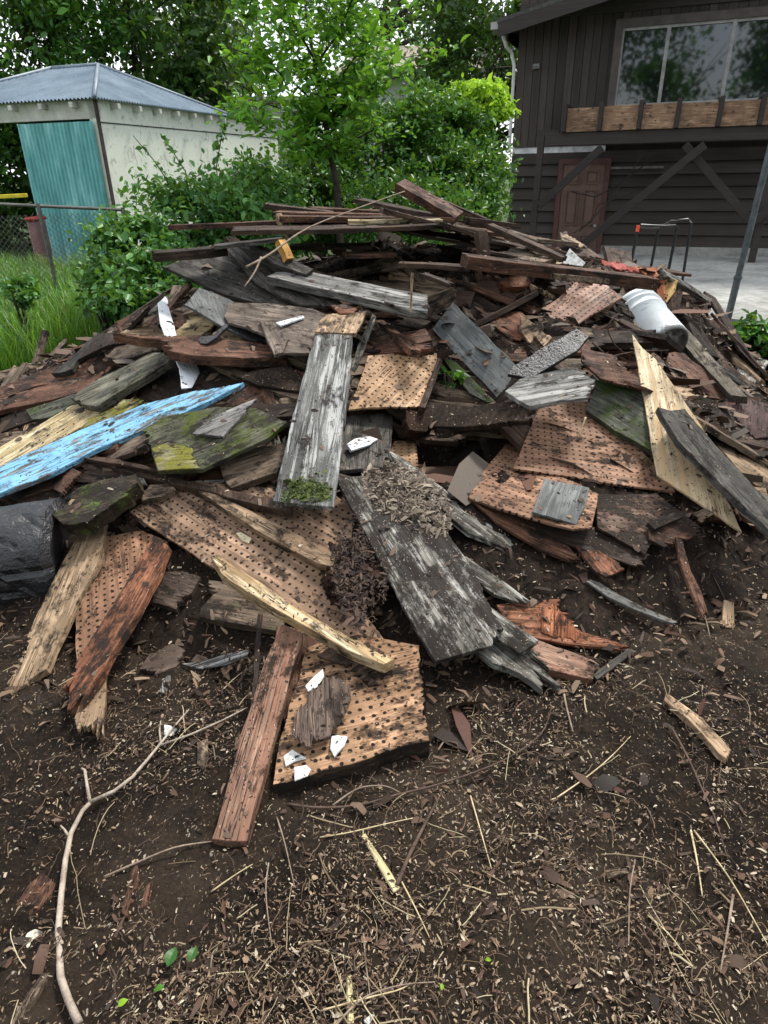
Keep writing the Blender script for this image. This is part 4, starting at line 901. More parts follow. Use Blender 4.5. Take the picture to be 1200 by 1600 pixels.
ROTG = rotm('rotten_grey_wood', (.03, .022, .017), (.085, .064, .048), (.19, .15, .115), 1.0)
ROTD = rotm('rotten_dark_wood', (.007, .005, .004), (.024, .017, .013), (.08, .055, .04), 1.0)
FOAM = simple('white_foam', (.32, .31, .28), (.72, .73, .71), 45, .6, .5)
BK = wood('torn_bark', (.04, .028, .022), (.15, .105, .08), .3, 0, crack=.9, spot=.4, scale=1.4)

# ---- under everything: the long dark boards at the foot of the right slope
U = place
U('c8', [(48, 165), (105, 180), (420, 330), (500, 425), (470, 430), (350, 380), (170, 270)], .014, RED, 'board', 'dark red board slipping out lowest under the two right pegboards', jag=(3,))
U('c8', [(180, 215), (560, 300), (760, 400), (745, 445), (690, 440), (420, 345)], .012, DBRN, 'hardboard_sheet', 'wide dark brown sheet buried in soil below the right pegboards', 'sheet', jag=(2, 3))
U('c8', [(560, 170), (780, 170), (950, 300), (760, 360), (740, 400), (560, 300)], .010, PEG[3], 'pegboard', 'dirt covered dark pegboard flat on the soil under the plywood', 'pegboard', jag=(2,))
U('z7', [(50, 1460), (160, 1400), (400, 1470), (380, 1500), (160, 1580), (60, 1530)], .012, RED, 'hardboard_scrap', 'thin reddish scrap on the soil below the plywood tip', 'scrap', jag=(2, 3))
U('z7', [(55, 1415), (240, 1340), (320, 1330), (290, 1370), (100, 1460)], .02, DBRN, 'board_stub', 'short dark stub leaning on the soil under the plywood edge')
U('c8', [(480, 370), (560, 380), (640, 430), (660, 455), (590, 485), (560, 470)], .010, RUST, 'bark_piece', 'torn rust coloured bark piece below the dark right sheet', 'bark', jag=(0, 2, 4), jl=.02)
U('c8', [(180, 585), (280, 575), (420, 565), (500, 690), (685, 742), (650, 757), (430, 735), (250, 700)], .014, RUST, 'split_board', 'rust red split board lying in the soil right of the central plank', jag=(1, 2, 4), jl=.04)
U('c8', [(355, 590), (395, 580), (450, 640), (500, 690), (480, 725), (400, 710), (350, 690)], .006, wood('orange_split', (.15, .045, .02), (.38, .15, .07), .3, 0, crack=.8, spot=.3), 'torn_splinter', 'orange torn splinter on the rust red board', 'splinter', jag=(0, 2, 4), jl=.014)
U('c8', [(215, 700), (320, 712), (400, 745), (552, 795), (545, 870), (430, 845), (370, 830), (300, 790)], .045, REDL, 'board', 'light red brown board stub on the soil right of the splintered grey end', jag=(7,))
U('i', [(738, 1012), (765, 985), (800, 990), (838, 1020), (876, 1072), (848, 1078), (812, 1052), (770, 1036)], .03, GREYM, 'splintered_board', 'splintered grey board end poking out under the central plank', jag=(3, 4), jl=.09)
U('i', [(720, 955), (750, 938), (842, 1000), (812, 1022)], .03, GREYM, 'board', 'grey board bridging under the right side of the central plank')
# lower left
U('i', [(118, 884), (160, 838), (222, 828), (262, 845), (215, 920), (170, 990), (150, 1100), (115, 1140), (118, 1020)], .012, PEG[1], 'pegboard', 'small pegboard half under the red plank at lower left', 'pegboard', grain=(0, 8), jag=(5, 6), jl=.02)
U('i', [(116, 1120), (128, 1080), (168, 1030), (160, 1145), (143, 1138), (120, 1138)], .022, TAN, 'board_stub', 'splintered tan stub under the foot of the red plank', jag=(3, 4), jl=.05, grain=(0, 1))
U('i', [(125, 832), (165, 815), (158, 872), (118, 938), (72, 1045), (46, 1062), (22, 1098), (10, 1068), (48, 980), (96, 880)], .03, TAN, 'splintered_board', 'long tan board with a splintered foot at far lower left', jag=(5, 6, 7), jl=.07, grain=(1, 3))
U('i', [(241, 838), (264, 853), (246, 900), (125, 1105), (106, 1112), (98, 1075), (122, 1030)], .03, RUST, 'board', 'orange red plank lying across the small pegboard at lower left', jag=(3, 4, 5), jl=.06, grain=(2, 3))
U('c6', [(600, 460), (700, 465), (752, 482), (715, 545), (660, 605), (560, 578), (575, 510)], .03, BK, 'bark_chunk', 'curled chunk of torn bark under the large left pegboard', 'bark', jag=(1, 3, 5), jl=.02)
U('c6', [(520, 830), (560, 770), (660, 735), (695, 760), (660, 820), (580, 850)], .02, BK, 'bark_chunk', 'flat dark bark chunk on the soil below the curled bark', 'bark', jag=(1, 3, 5), jl=.02)
U('c6', [(780, 492), (845, 500), (960, 560), (1070, 610), (1060, 690), (745, 632), (752, 600), (790, 560)], .04, TAND, 'board', 'short brown two by four under the large left pegboard', jag=(7,), grain=(4, 5))
U('i', [(524, 758), (600, 750), (620, 830), (560, 900), (600, 960), (520, 960), (500, 850)], .012, PEG[3], 'pegboard', 'dark dirty pegboard behind the crumbling stump', 'pegboard')
U('i', [(202, 800), (246, 768), (300, 752), (520, 770), (552, 800), (548, 930), (622, 1030), (600, 1042), (500, 998), (400, 935), (300, 865)], .012, PEG[0], 'pegboard', 'largest pegboard lying across the left front of the heap', 'pegboard', grain=(0, 8))
# foot of the heap in front
U('i', [(432, 978), (475, 990), (500, 1000), (560, 1010), (540, 1100), (450, 1140), (425, 1080)], .02, RED, 'hardboard_sheet', 'dark red sheet beneath the block and the front plank', 'sheet')
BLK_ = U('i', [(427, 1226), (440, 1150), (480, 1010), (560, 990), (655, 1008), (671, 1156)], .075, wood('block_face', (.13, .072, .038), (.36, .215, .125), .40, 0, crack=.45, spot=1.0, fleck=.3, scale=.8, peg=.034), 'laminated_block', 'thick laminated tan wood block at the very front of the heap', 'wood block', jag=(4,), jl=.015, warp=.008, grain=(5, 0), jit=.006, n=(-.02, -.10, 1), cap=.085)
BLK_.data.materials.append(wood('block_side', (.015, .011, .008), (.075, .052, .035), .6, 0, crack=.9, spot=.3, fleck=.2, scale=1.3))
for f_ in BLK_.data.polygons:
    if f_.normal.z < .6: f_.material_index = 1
U('ca', [(455, 420), (500, 375), (560, 368), (592, 400), (596, 450), (552, 560), (520, 600), (480, 620), (430, 650), (370, 610), (385, 520)], .005, BK, 'bark_sheet', 'grey brown peeling bark sheet on top of the front block', 'bark', jag=(0, 1, 2, 4, 5, 7, 8, 9, 10), jl=.03, warp=.012)
U('ca', [(470, 300), (560, 330), (640, 390), (700, 405), (640, 350), (760, 330), (700, 270), (560, 240)], .012, BRN, 'splinter', 'dark brown splinter pile at the top of the front block', 'splinter', jag=(1, 3, 4, 6), jl=.03)
for pp, lab in (([(425, 412), (450, 385), (490, 345), (497, 378), (470, 415), (440, 432)], 'grey white foam flake nearest the top of the front block'), ([(520, 600), (545, 592), (578, 596), (574, 636), (535, 667), (518, 645)], 'white foam flake in the middle of the front block'), ([(340, 668), (378, 641), (400, 655), (428, 672), (385, 690), (350, 708)], 'larger white foam flake near the left edge of the front block'), ([(385, 722), (430, 705), (446, 722), (430, 752), (388, 766)], 'white foam flake at the front left corner of the block')):
    U('ca', pp, .004, FOAM, 'foam_flake', lab, 'foam flake', group='foam flakes on the block', warp=.010, jit=.005)
U('i', [(440, 976), (474, 986), (472, 1005), (454, 1052), (387, 1316), (331, 1312), (375, 1150), (408, 1050)], .042, REDL, 'plank', 'red brown two by six pointing at the viewer, lying left of the block', 'plank', grain=(3, 4), jag=(), warp=.004, n=(.03, -.16, 1))
bar((403, 958), (392, 1105), 2.02, 1.60, .016, .012, DBRN, 'stick', 'thin dark stick standing against the foot of the front plank', 'stick')
U('c6', [(788, 405), (812, 400), (850, 418), (1000, 520), (1128, 605), (1300, 700), (1480, 790), (1440, 812), (1300, 755), (1150, 668), (950, 555), (830, 470)], .05, FRESH, 'split_timber', 'yellow freshly split timber on the large left pegboard', 'split timber', jag=(5,), jl=.03, grain=(3, 4), n=(.0, -.30, 1))
U('i', [(310, 767), (328, 766), (420, 812), (526, 866), (521, 886), (498, 880), (400, 828)], .038, TAN, 'batten', 'pale tan batten on the large left pegboard, above the yellow timber', 'batten', grain=(1, 3))
U('c6', [(885, 320), (905, 315), (945, 340), (935, 358), (905, 345)], .004, wood('cream_chip', (.4, .34, .22), (.6, .52, .36), 0, 0, crack=0, spot=.2, fleck=0), 'wood_flake', 'small cream flake on the dirt of the large left pegboard', 'wood flake')
# middle left
U('c6', [(528, 165), (560, 140), (640, 132), (660, 155), (600, 185), (530, 200)], .03, TAND, 'board_stub', 'rounded tan stub half buried above the left pegboard tip', jag=(0, 4), jl=.015)
U('i', [(126, 712), (160, 712), (250, 742), (455, 786), (456, 800), (440, 798), (300, 762), (230, 748)], .03, BRN, 'batten', 'long thin brown batten under the mossy board, running down to the grey plank', 'batten', grain=(3, 4))
U('z1', [(520, 60), (700, 60), (920, 110), (980, 140), (800, 110), (600, 80)], .02, BRN, 'board', 'dark brown board tucked behind the long batten')
U('z8', [(0, 690), (120, 640), (420, 560), (450, 600), (300, 680), (60, 760), (0, 790)], .02, DBRN, 'board', 'dark blackened board below the two brown planks at the left edge')
U('z8', [(160, 640), (330, 590), (460, 540), (480, 590), (330, 690), (200, 700)], .02, MOSSG, 'board', 'mossy rotten board between the brown planks and the yellow one', jag=(3,), jl=.03)
U('i', [(235, 560), (310, 540), (372, 575), (370, 600), (300, 622), (230, 640), (215, 610)], .02, DBRN, 'board', 'black rotten board behind the blue plank tip')
U('i', [(-60, 655), (0, 604), (60, 580), (150, 558), (222, 555), (215, 580), (160, 592), (60, 602), (0, 622), (-60, 640)], .03, RED, 'plank', 'upper brown plank entering from the left edge of the photo', 'plank')
U('i', [(-60, 640), (0, 622), (80, 600), (165, 590), (150, 606), (60, 628), (0, 642), (-60, 660)], .03, RED, 'plank', 'lower brown plank parallel under the first at the left edge', 'plank')
U('i', [(-60, 760), (0, 700), (108, 634), (150, 622), (190, 615), (182, 628), (120, 672), (30, 722), (-40, 760)], .03, YEL, 'plank', 'weathered yellow plank running beside the blue plank', 'plank', grain=(1, 2))
U('z8', [(500, 760), (560, 700), (720, 620), (760, 570), (830, 570), (900, 585), (860, 620), (700, 700), (560, 780)], .02, MOSSY, 'board', 'yellow green board just above the blue plank', jag=(3, 4), jl=.03)
U('i', [(110, 622), (150, 592), (238, 550), (272, 552), (262, 566), (150, 636), (128, 632)], .04, wood('lichen_tan', (.07, .065, .045), (.27, .255, .19), .22, .2, mosscol=(.10, .11, .05), crack=.8, spot=.4), 'plank', 'grey green two by four resting on the yellow plank', 'plank', grain=(1, 2), jag=(6,), jl=.02)
U('i', [(-60, 762), (0, 728), (130, 668), (225, 630), (300, 611), (380, 597), (370, 604), (310, 634), (150, 702), (80, 740), (0, 772), (-60, 800)], .022, BLUE, 'plank', 'bright blue painted plank along the left side of the heap', 'plank', grain=(1, 3), jag=(4,), jl=.02)
U('i', [(222, 672), (250, 652), (338, 634), (400, 638), (448, 660), (420, 684), (315, 732), (246, 736), (236, 700)], .02, MOSS, 'board', 'wide mossy green board right of the blue plank', jag=(8, 0), jl=.02, grain=(5, 6))
U('i', [(236, 700), (262, 690), (300, 700), (312, 731), (248, 736)], .006, MOSSY, 'bark_flake', 'yellow mossy flake on the lower corner of the mossy board', 'flake', jag=(1, 2), jl=.02)
U('i', [(300, 677), (338, 646), (402, 621), (385, 640), (349, 682)], .014, GREY, 'board_stub', 'small light grey board scrap lying on the mossy board', jag=(2,), jl=.02)
U('i', [(343, 722), (392, 700), (450, 691), (446, 715), (432, 738), (360, 762), (348, 745)], .035, TAND, 'board', 'tan board end left of the tall grey plank', jag=(0,), jl=.01)
# upper left
U('z8', [(320, 415), (430, 320), (590, 180), (620, 160), (640, 190), (480, 330), (450, 390), (380, 410)], .03, GREYD, 'board', 'dark grey board slanting against the grass at upper left')
U('z8', [(620, 160), (700, 155), (800, 190), (760, 230), (640, 250), (480, 330)], .02, DBRN, 'board', 'dark board end beside the slanting grey one', jag=(3,), jl=.02)
U('z8', [(660, 310), (720, 250), (840, 215), (940, 200), (1000, 215), (980, 270), (860, 300), (740, 330)], .03, TAND, 'board', 'crumbling yellowish board under the red brown log', jag=(2, 3, 5), jl=.03)
U('c3', [(560, 310), (640, 250), (710, 190), (780, 110), (800, 118), (730, 190), (660, 270), (600, 320)], .02, RED, 'splintered_board', 'red brown splintered stick pointing up beside the white strip', jag=(3, 4), jl=.04)
U('c3', [(500, 320), (560, 290), (640, 280), (700, 330), (680, 335), (560, 330)], .02, TAN, 'board_stub', 'tan stub behind the white strip')
U('c3', [(700, 330), (760, 290), (790, 240), (815, 232), (905, 260), (880, 300), (840, 330), (760, 340)], .012, YEL, 'board_stub', 'beige flat piece right of the white strip', jag=(1, 3), jl=.02)
U('c3', [(890, 330), (930, 290), (1040, 300), (1100, 350), (1000, 380)], .02, TAN, 'board_stub', 'tan stub below the brown bracket board')
U('c3', [(765, 200), (800, 170), (830, 130), (950, 175), (1060, 250), (1120, 360), (1060, 350), (930, 292)], .012, SLATE, 'sheet_piece', 'dark slate coloured sheet under the grey slatted panel', 'sheet', jag=(0, 5), jl=.02)
U('i', [(246, 470), (254, 460), (262, 466), (264, 482), (276, 524), (308, 560), (312, 582), (300, 606), (284, 606), (280, 575), (262, 535), (250, 505)], .006, WHITE, 'painted_strip', 'white painted strip bent over the red brown log', 'strip', grain=(0, 4))
U('i', [(176, 520), (310, 524), (400, 536), (452, 548), (448, 558), (380, 560), (300, 556), (262, 548), (250, 530)], .05, RED, 'split_log', 'long red brown split log across the upper left of the heap', 'log', jag=(0, 7), jl=.05, grain=(0, 2))
U('c3', [(825, 345), (840, 335), (880, 330), (940, 275), (950, 285), (900, 340), (860, 365), (835, 365)], .012, CHAR, 'burnt_stick', 'short charred twig piece lying on the red brown log', 'stick')
bar((72, 515), (50, 590), 5.6, 5.35, .05, .045, TAND, 'wooden_stake', 'short tan stake standing in the long grass', 'stake')
U('i', [(312, 562), (335, 564), (468, 606), (476, 620), (462, 624), (398, 602)], .025, TAND, 'board', 'long narrow board running right under the tall grey plank', grain=(1, 2))
U('i', [(360, 585), (450, 570), (480, 590), (478, 612), (400, 600)], .02, ROTD, 'rotten_board', 'dark rotten board under the brown bracket board', 'rotten board', jag=(0, 1), jl=.03)
U('c6', [(200, 255), (260, 190), (330, 140), (420, 110), (505, 95), (520, 130), (480, 180), (420, 215), (330, 285), (240, 290)], .07, wood('mossy_log', (.02, .016, .010), (.08, .06, .04), .5, .35, crack=.8), 'rotten_log', 'mossy rotten log under the blue plank near the charred trunk', 'log', jag=(0, 5, 7, 8), jl=.04, jit=.008, warp=.02)
# centre: dark hollow and rotten slabs
U('z6', [(300, 440), (420, 400), (640, 460), (770, 470), (760, 500), (700, 525), (500, 510), (330, 470)], .025, BRN, 'rotten_board', 'lower thin brown rotten slab over the dark hollow', 'rotten board', jag=(3, 4, 6), jl=.03, n=(0, -.12, 1))
U('z6', [(550, 400), (640, 340), (900, 280), (1090, 270), (1130, 330), (1085, 385), (760, 410), (640, 445), (570, 440)], .045, ROTD, 'rotten_board', 'thick black rotten slab over the dark hollow in the centre', 'rotten board', jag=(1, 2, 3), jl=.03, n=(0, -.12, 1), jit=.006)
U('z6', [(380, 320), (440, 300), (490, 310), (550, 315), (555, 430), (500, 460), (400, 450), (378, 400)], .06, ROT, 'rotten_stub', 'broken rotten stub right below the pegboard with the dark edge', 'stub', jag=(0, 2, 4, 6), jl=.02, jit=.006)
U('z6', [(300, 520), (440, 515), (458, 700), (430, 700), (280, 590)], .01, PEG[2], 'pegboard_scrap', 'narrow orange pegboard scrap at the edge of the dark hollow', 'pegboard', grain=(1, 2))
U('i', [(544, 640), (560, 600), (575, 556), (640, 548), (688, 551), (655, 636), (600, 636)], .012, PEG[2], 'pegboard', 'light orange pegboard lying right of the tall grey plank', 'pegboard', grain=(0, 3))
U('z6', [(598, 0), (605, 20), (500, 310), (466, 305), (465, 285), (575, 0)], .03, BRN, 'batten', 'dark brown batten along the right edge of the orange pegboard', 'batten', grain=(1, 2))
U('i', [(543, 650), (580, 646), (614, 645), (612, 690), (608, 729), (566, 732), (527, 735), (534, 690)], .02, GREYD, 'board', 'dark square board end with white flakes beside the tall grey plank', warp=.002)
U('z6', [(12, 530), (60, 495), (150, 482), (205, 500), (160, 530), (40, 570)], .012, WHITE, 'painted_chip', 'white painted chip lying on the dark square board', 'chip')
# central stump and planks
st = hit(566, 905)
lump((st[0] - .02, st[1] + .10, st[2] - .03), (.12, .22, .11), ROT, 'rotten_stump', 'crumbling dark red rotten stump left of the central plank', 'stump', .22, 9)
U('c7', [(500, 250), (520, 255), (570, 290), (700, 390), (980, 598), (940, 612), (900, 600), (800, 560), (690, 470), (560, 340)], .02, GREYM, 'batten', 'grey green batten running right beside the central plank', 'batten', grain=(3, 4))
U('c7', [(760, 640), (790, 645), (900, 720), (1030, 812), (985, 820), (890, 790), (820, 730)], .016, GREYM, 'batten', 'short pale grey batten poking out right of the central plank', 'batten', jag=(3,), grain=(2, 3))
U('c7', [(308, 365), (330, 350), (500, 330), (590, 400), (720, 560), (820, 700), (880, 830), (930, 915), (885, 980), (672, 1042), (560, 850), (430, 600)], .02, wood('spotted_black_board', (.022, .021, .019), (.28, .26, .225), .66, 0, crack=.5, spot=.6, fleck=1.0, streak=(.36, .34, .31)), 'plank', 'wide grey and black plank slanting down the middle, spotted with white', 'plank', grain=(10, 9), jag=(5, 6, 7), jl=.02)
def fibre_mat(n, cx, cy, sx, sy, size, mat, name, label, cat, hgt, spread=.5, ang=0):
    P0_, n_ = BOARDS[-1][1], BOARDS[-1][2]; ps = []
    ca, sa = math.cos(ang), math.sin(ang)
    while len(ps) < n:
        u, v_ = R.gauss(0, spread), R.gauss(0, spread); r_ = u * u + v_ * v_
        if r_ > 1 or fbm(u * 3 + cx, v_ * 3, 3) < -.22 + .3 * r_ * R.random(): continue
        x_, y_ = cx + (u * sx) * ca - (v_ * sy) * sa, cy + (u * sx) * sa + (v_ * sy) * ca; d_ = ray(x_, y_)
        ps.append(CAM + d_ * (((P0_ - CAM) @ n_) / (d_ @ n_)) + n_ * hgt * (1 - r_) * R.random())
    ps = np.array(ps); o_ = ps.mean(0); ob = link(name, shards(ps - o_, size, 3.6, None, name, np.tile(n_, (len(ps), 1)), .6), mat); ob.location = o_; tag(ob, label, cat, kind='stuff'); return ob
FIB = islandmat('grey_fibre', (.035, .025, .018), (.12, .09, .065), (.22, .175, .13), (.07, .05, .036), (.30, .25, .19))
FIBR = islandmat('red_fibre', (.007, .005, .004), (.024, .014, .010), (.07, .038, .026), (.014, .009, .007), (.10, .06, .04))
fibre_mat(5200, 637, 780, 82, 46, .016, FIB, 'rotten_fibre', 'grey brown rotten fibre matted over the head of the central plank', 'rotten fibre', .03, .5, .6)
fibre_mat(3000, 562, 892, 46, 92, .013, FIBR, 'stump_crumbs', 'dark reddish crumbs around the rotten stump left of the central plank', 'crumbs', -.05, .5, 0)
# middle right
U('c5', [(80, 640), (200, 655), (380, 632), (420, 660), (400, 700), (200, 720), (60, 720)], .03, ROTD, 'rotten_board', 'dark rotten board below the leaning grey board', 'rotten board', jag=(3, 4), jl=.03)
U('i', [(731, 776), (760, 730), (795, 690), (860, 735), (935, 772), (924, 826), (895, 826), (820, 806)], .010, PEG[1], 'pegboard', 'lower right pegboard underneath the grey tile', 'pegboard', grain=(0, 7), jag=(5,), jl=.01)
U('i', [(801, 732), (850, 622), (925, 628), (990, 690), (1055, 768), (960, 757), (880, 744)], .012, PEG[1], 'pegboard', 'large reddish pegboard under the mossy board on the right', 'pegboard', grain=(0, 6), jag=(2,), jl=.02)
U('i', [(831, 800), (850, 748), (921, 762), (916, 785), (900, 820)], .012, SLATE, 'tile', 'small grey square tile on the lower right pegboard', 'tile', warp=.001)
U('c5', [(320, 600), (370, 560), (450, 540), (560, 520), (625, 560), (600, 625), (500, 635), (402, 652)], .022, GREY, 'board', 'light grey board covered with twigs, right of the leaning grey board', jag=(3, 4), jl=.03)
U('i', [(915, 640), (945, 574), (1000, 600), (1012, 640), (1020, 706), (960, 672)], .035, MOSSG, 'board', 'green mossy board leaning beside the pale plywood', n=(-.25, -.55, 1), grain=(0, 4))
U('c5', [(575, 460), (680, 480), (770, 560), (775, 600), (640, 560), (575, 500)], .01, RED, 'sheet_piece', 'dark red warped sheet above the mossy board', 'sheet', jag=(1, 3), jl=.03)
U('z7', [(190, 300), (260, 290), (420, 400), (570, 520), (560, 610), (450, 590), (250, 470), (170, 380)], .03, RED, 'plank', 'dark red plank under the long grey two by four at right', 'plank', grain=(2, 3))
U('z7', [(380, 110), (470, 240), (620, 400), (780, 530), (700, 510), (520, 430), (400, 250)], .03, BRN, 'plank', 'brown plank beyond the long grey two by four near the pole', 'plank')
U('z7', [(560, 600), (700, 590), (842, 640), (842, 850), (760, 862), (680, 790), (620, 700)], .02, wood('maroon_board', (.035, .018, .016), (.12, .070, .062), .25, 0, crack=.5, spot=.2), 'warped_sheet', 'maroon warped sheet at the right edge of the heap', 'sheet', jag=(4, 5), jl=.03)
U('z7', [(460, 640), (560, 620), (620, 700), (640, 780), (560, 800), (470, 720)], .02, DBRN, 'board_stub', 'dark crumpled stub left of the maroon sheet', jag=(0, 2, 4), jl=.03)
U('z7', [(430, 800), (530, 830), (860, 1050), (900, 1230), (760, 1170), (690, 1120), (520, 920)], .03, TAN, 'plank', 'tan plank running out at the right edge below the maroon sheet', 'plank', grain=(1, 2))
U('i', [(1035, 478), (1046, 482), (1168, 620), (1142, 618), (1060, 530)], .05, wood('two_by_four_grey', (.09, .075, .058), (.27, .23, .175), .2, .1, crack=.8, spot=.5), 'plank', 'long grey brown two by four sloping from the bucket to the soil', 'plank', grain=(1, 2), n=(-.35, -.3, 1))
U('i', [(988, 522), (1004, 544), (1024, 560), (1098, 668), (1133, 775), (1160, 832), (1090, 784), (1026, 742)], .012, PLY, 'plywood_panel', 'pale pointed plywood panel on the right side of the heap', 'plywood', grain=(7, 0), n=(-.25, -.45, 1), warp=.002)
U('i', [(1028, 636), (1046, 642), (1070, 638), (1118, 694), (1215, 800), (1215, 842), (1150, 780), (1060, 690)], .03, GREYD, 'plank', 'dark grey plank with a notched end resting on the pale plywood', 'plank', grain=(3, 4), jag=(4,), jl=.03)
# leaning pieces at the upper right
U('c5', [(110, 490), (150, 500), (290, 640), (260, 640), (200, 610)], .02, MOSSG, 'board', 'green stained board under the leaning grey board', n=(-.3, -.8, 1))
U('c5', [(76, 395), (145, 305), (362, 520), (325, 590), (292, 624)], .02, SLATE, 'board', 'smooth grey board leaning steeply in the middle of the heap', n=(-.35, -.9, 1), grain=(1, 2), warp=.001)
U('c5', [(330, 545), (345, 520), (560, 390), (600, 420), (560, 470), (400, 560)], .02, CHAR, 'charred_channel', 'black charred channel piece under the square pegboard', 'channel', n=(-.1, -.7, 1))
U('c5', [(234, 345), (300, 336), (372, 336), (440, 400), (400, 432), (340, 428)], .010, RUST, 'hardboard_scrap', 'curled orange brown scrap left of the square pegboard', 'scrap', jag=(4,), jl=.02)
U('c5', [(370, 350), (420, 380), (478, 420), (440, 462), (400, 440), (368, 390)], .010, TAN, 'hardboard_scrap', 'tan curled scrap below the corner of the square pegboard', 'scrap', jag=(1, 3), jl=.02)
U('i', [(826, 490), (870, 468), (913, 429), (945, 440), (972, 464), (920, 495), (878, 522), (860, 512)], .012, PEG[4], 'pegboard', 'salmon square pegboard near the top right of the heap', 'pegboard', grain=(0, 2), jag=(7,), jl=.02, n=(-.05, -.5, 1))
# upper centre: grey slats and beam
U('i', [(254, 416), (300, 400), (356, 396), (400, 440), (470, 476), (400, 474), (350, 460)], .02, GREYD, 'slatted_panel', 'dark mossy slatted panel sticking out at upper left', 'panel', n=(.05, -.45, 1), depth=4.12)
U('i', [(352, 388), (378, 386), (440, 420), (502, 476), (470, 478), (400, 440)], .02, GREYD, 'board', 'first dark grey board fanning out over the slatted panel', n=(.03, -.45, 1), depth=4.08)
U('i', [(372, 384), (400, 384), (490, 434), (540, 478), (505, 478), (440, 428)], .02, GREYD, 'board', 'second dark grey board of the fan, beside the first', n=(.03, -.45, 1), depth=4.06)
U('i', [(390, 382), (420, 388), (490, 420), (478, 428), (430, 412)], .02, GREYD, 'board', 'short dark grey board at the top of the fan', n=(.03, -.45, 1), depth=4.05)
U('c4', [(790, 385), (900, 378), (1092, 398), (1000, 438), (900, 415)], .03, TAND, 'board', 'tan board top behind the end of the light grey beam', n=(0, -.12, 1))
U('i', [(417, 432), (432, 424), (490, 425), (568, 440), (668, 460), (668, 486), (640, 483), (525, 456)], .045, GREY, 'beam', 'long light grey beam across the upper middle of the heap', 'beam', grain=(2, 4), n=(.02, -.35, 1))
U('c4', [(1003, 438), (1094, 402), (1100, 462), (1006, 506)], .05, TAND, 'beam_end', 'sawn tan end block of the light grey beam', 'block', n=(.2, -3, .5))
bar((646, 427), (643, 488), 3.42, 3.38, .012, .01, TAN, 'stick', 'pale splinter standing upright at the end of the grey beam', 'stick')
bar((240, 396), (355, 386), 3.95, 4.1, .16, .05, DBRN, 'beam', 'thick dark beam end sticking out at far upper left of the heap', 'beam', jag=(3,), jl=.03)
bar((335, 384), (442, 372), 4.0, 4.1, .12, .02, GREYD, 'board', 'thin grey board behind the fan of dark boards')
U('c4', [(322, 500), (335, 455), (480, 458), (630, 480), (690, 500), (640, 580), (610, 622), (500, 622), (470, 570), (400, 540), (335, 522)], .014, wood('bracket_brown', (.06, .045, .035), (.19, .15, .12), .3, 0, crack=.3, spot=.4), 'bracket_board', 'brown bracket shaped board left of the tall grey plank', 'board', jag=(5,), jl=.02, n=(.02, -.3, 1))
U('c4', [(440, 515), (500, 530), (535, 580), (520, 620), (490, 630), (470, 590)], .02, wood('bracket_brown', 0, 0), 'prong', 'curved prong hanging from the brown bracket board', 'prong', n=(.02, -.3, 1))
U('c4', [(495, 522), (585, 498), (592, 506), (510, 532)], .008, WHITE, 'painted_chip', 'thin white chip on the brown bracket board', 'chip')
U('c4', [(818, 490), (832, 500), (800, 590), (745, 730), (745, 745), (690, 775), (672, 770), (680, 740), (735, 700), (770, 600)], .02, GREYM, 'board', 'narrow grey board leaning behind the tall grey plank', n=(.1, -.5, 1), grain=(1, 2))
TALL = wood('tall_grey', (.045, .046, .042), (.25, .25, .235), .22, .0, crack=.4, spot=.9, fleck=.4, streak=(.34, .34, .325))
U('i', [(493, 520), (551, 524), (547, 580), (541, 640), (521, 792), (474, 788), (426, 783), (460, 640)], .02, TALL, 'plank', 'tall grey plank with a mossy foot, upright in the centre of the heap', 'plank', grain=(3, 4), warp=.002, n=(.02, -.42, 1))
tp_, tn_ = BOARDS[-1][1], BOARDS[-1][2]; mp_ = []
while len(mp_) < 1100:
    x_, y_ = R.gauss(480, 20), R.gauss(768, 10)
    if not (440 < x_ < 518 and y_ < 784) or fbm(x_ * .09, y_ * .12, 3) < R.uniform(-.25, .15): continue
    d_ = ray(x_, y_); mp_.append(CAM + d_ * (((tp_ - CAM) @ tn_) / (d_ @ tn_)) + tn_ * .002)
mp_ = np.array(mp_); o_ = mp_.mean(0); ob_ = link('moss_patch', shards(mp_ - o_, .010, 1.6, None, 'moss_patch', np.tile(tn_, (len(mp_), 1)), .7), islandmat('moss_tuft', (.02, .03, .008), (.05, .075, .012), (.10, .12, .02), (.035, .05, .01))); ob_.location = o_
tag(ob_, 'green moss cushion on the foot of the tall grey plank', 'moss', kind='stuff')
U('c4', [(625, 552), (645, 510), (665, 492), (800, 486), (762, 558), (700, 556)], .02, TAN, 'board_stub', 'pale tan board stub lying over the head of the tall grey plank', jag=(2,), jl=.01)
U('c4', [(678, 462), (720, 460), (775, 472), (765, 490), (710, 492)], .012, RUST, 'bark_piece', 'rusty brown scrap on top of the pale stub', 'bark', jag=(0, 2), jl=.02)

# ---- the stack of boards on the crest
T = bar
T((262, 352), (445, 345), 4.65, 4.55, .10, .030, RED, 'board', 'thin red board reaching farthest left from the top stack')
T((412, 318), (520, 331), 5.0, 5.0, .12, .035, BRN, 'board', 'short brown board on the upper left of the top stack')
T((425, 331), (640, 336), 4.8, 4.7, .16, .03, RED, 'board', 'red brown board in the middle of the top stack', jag=(3,))
T((432, 333), (452, 372), 4.55, 4.5, .05, .03, TAN, 'board_stub', 'tan upright stub inside the left of the top stack')
T((360, 361), (692, 352), 4.12, 4.3, .34, .026, BRN, 'board', 'long wide dark board forming the front edge of the top stack', jag=(3,), warp=.008)
T((545, 345), (692, 343), 4.4, 4.45, .12, .022, YEL, 'board', 'pale yellow board showing under the red ones of the top stack')
T((436, 338), (712, 340), 4.5, 4.6, .16, .035, RED, 'board', 'long red board across the front of the top stack', jag=(1, 3))
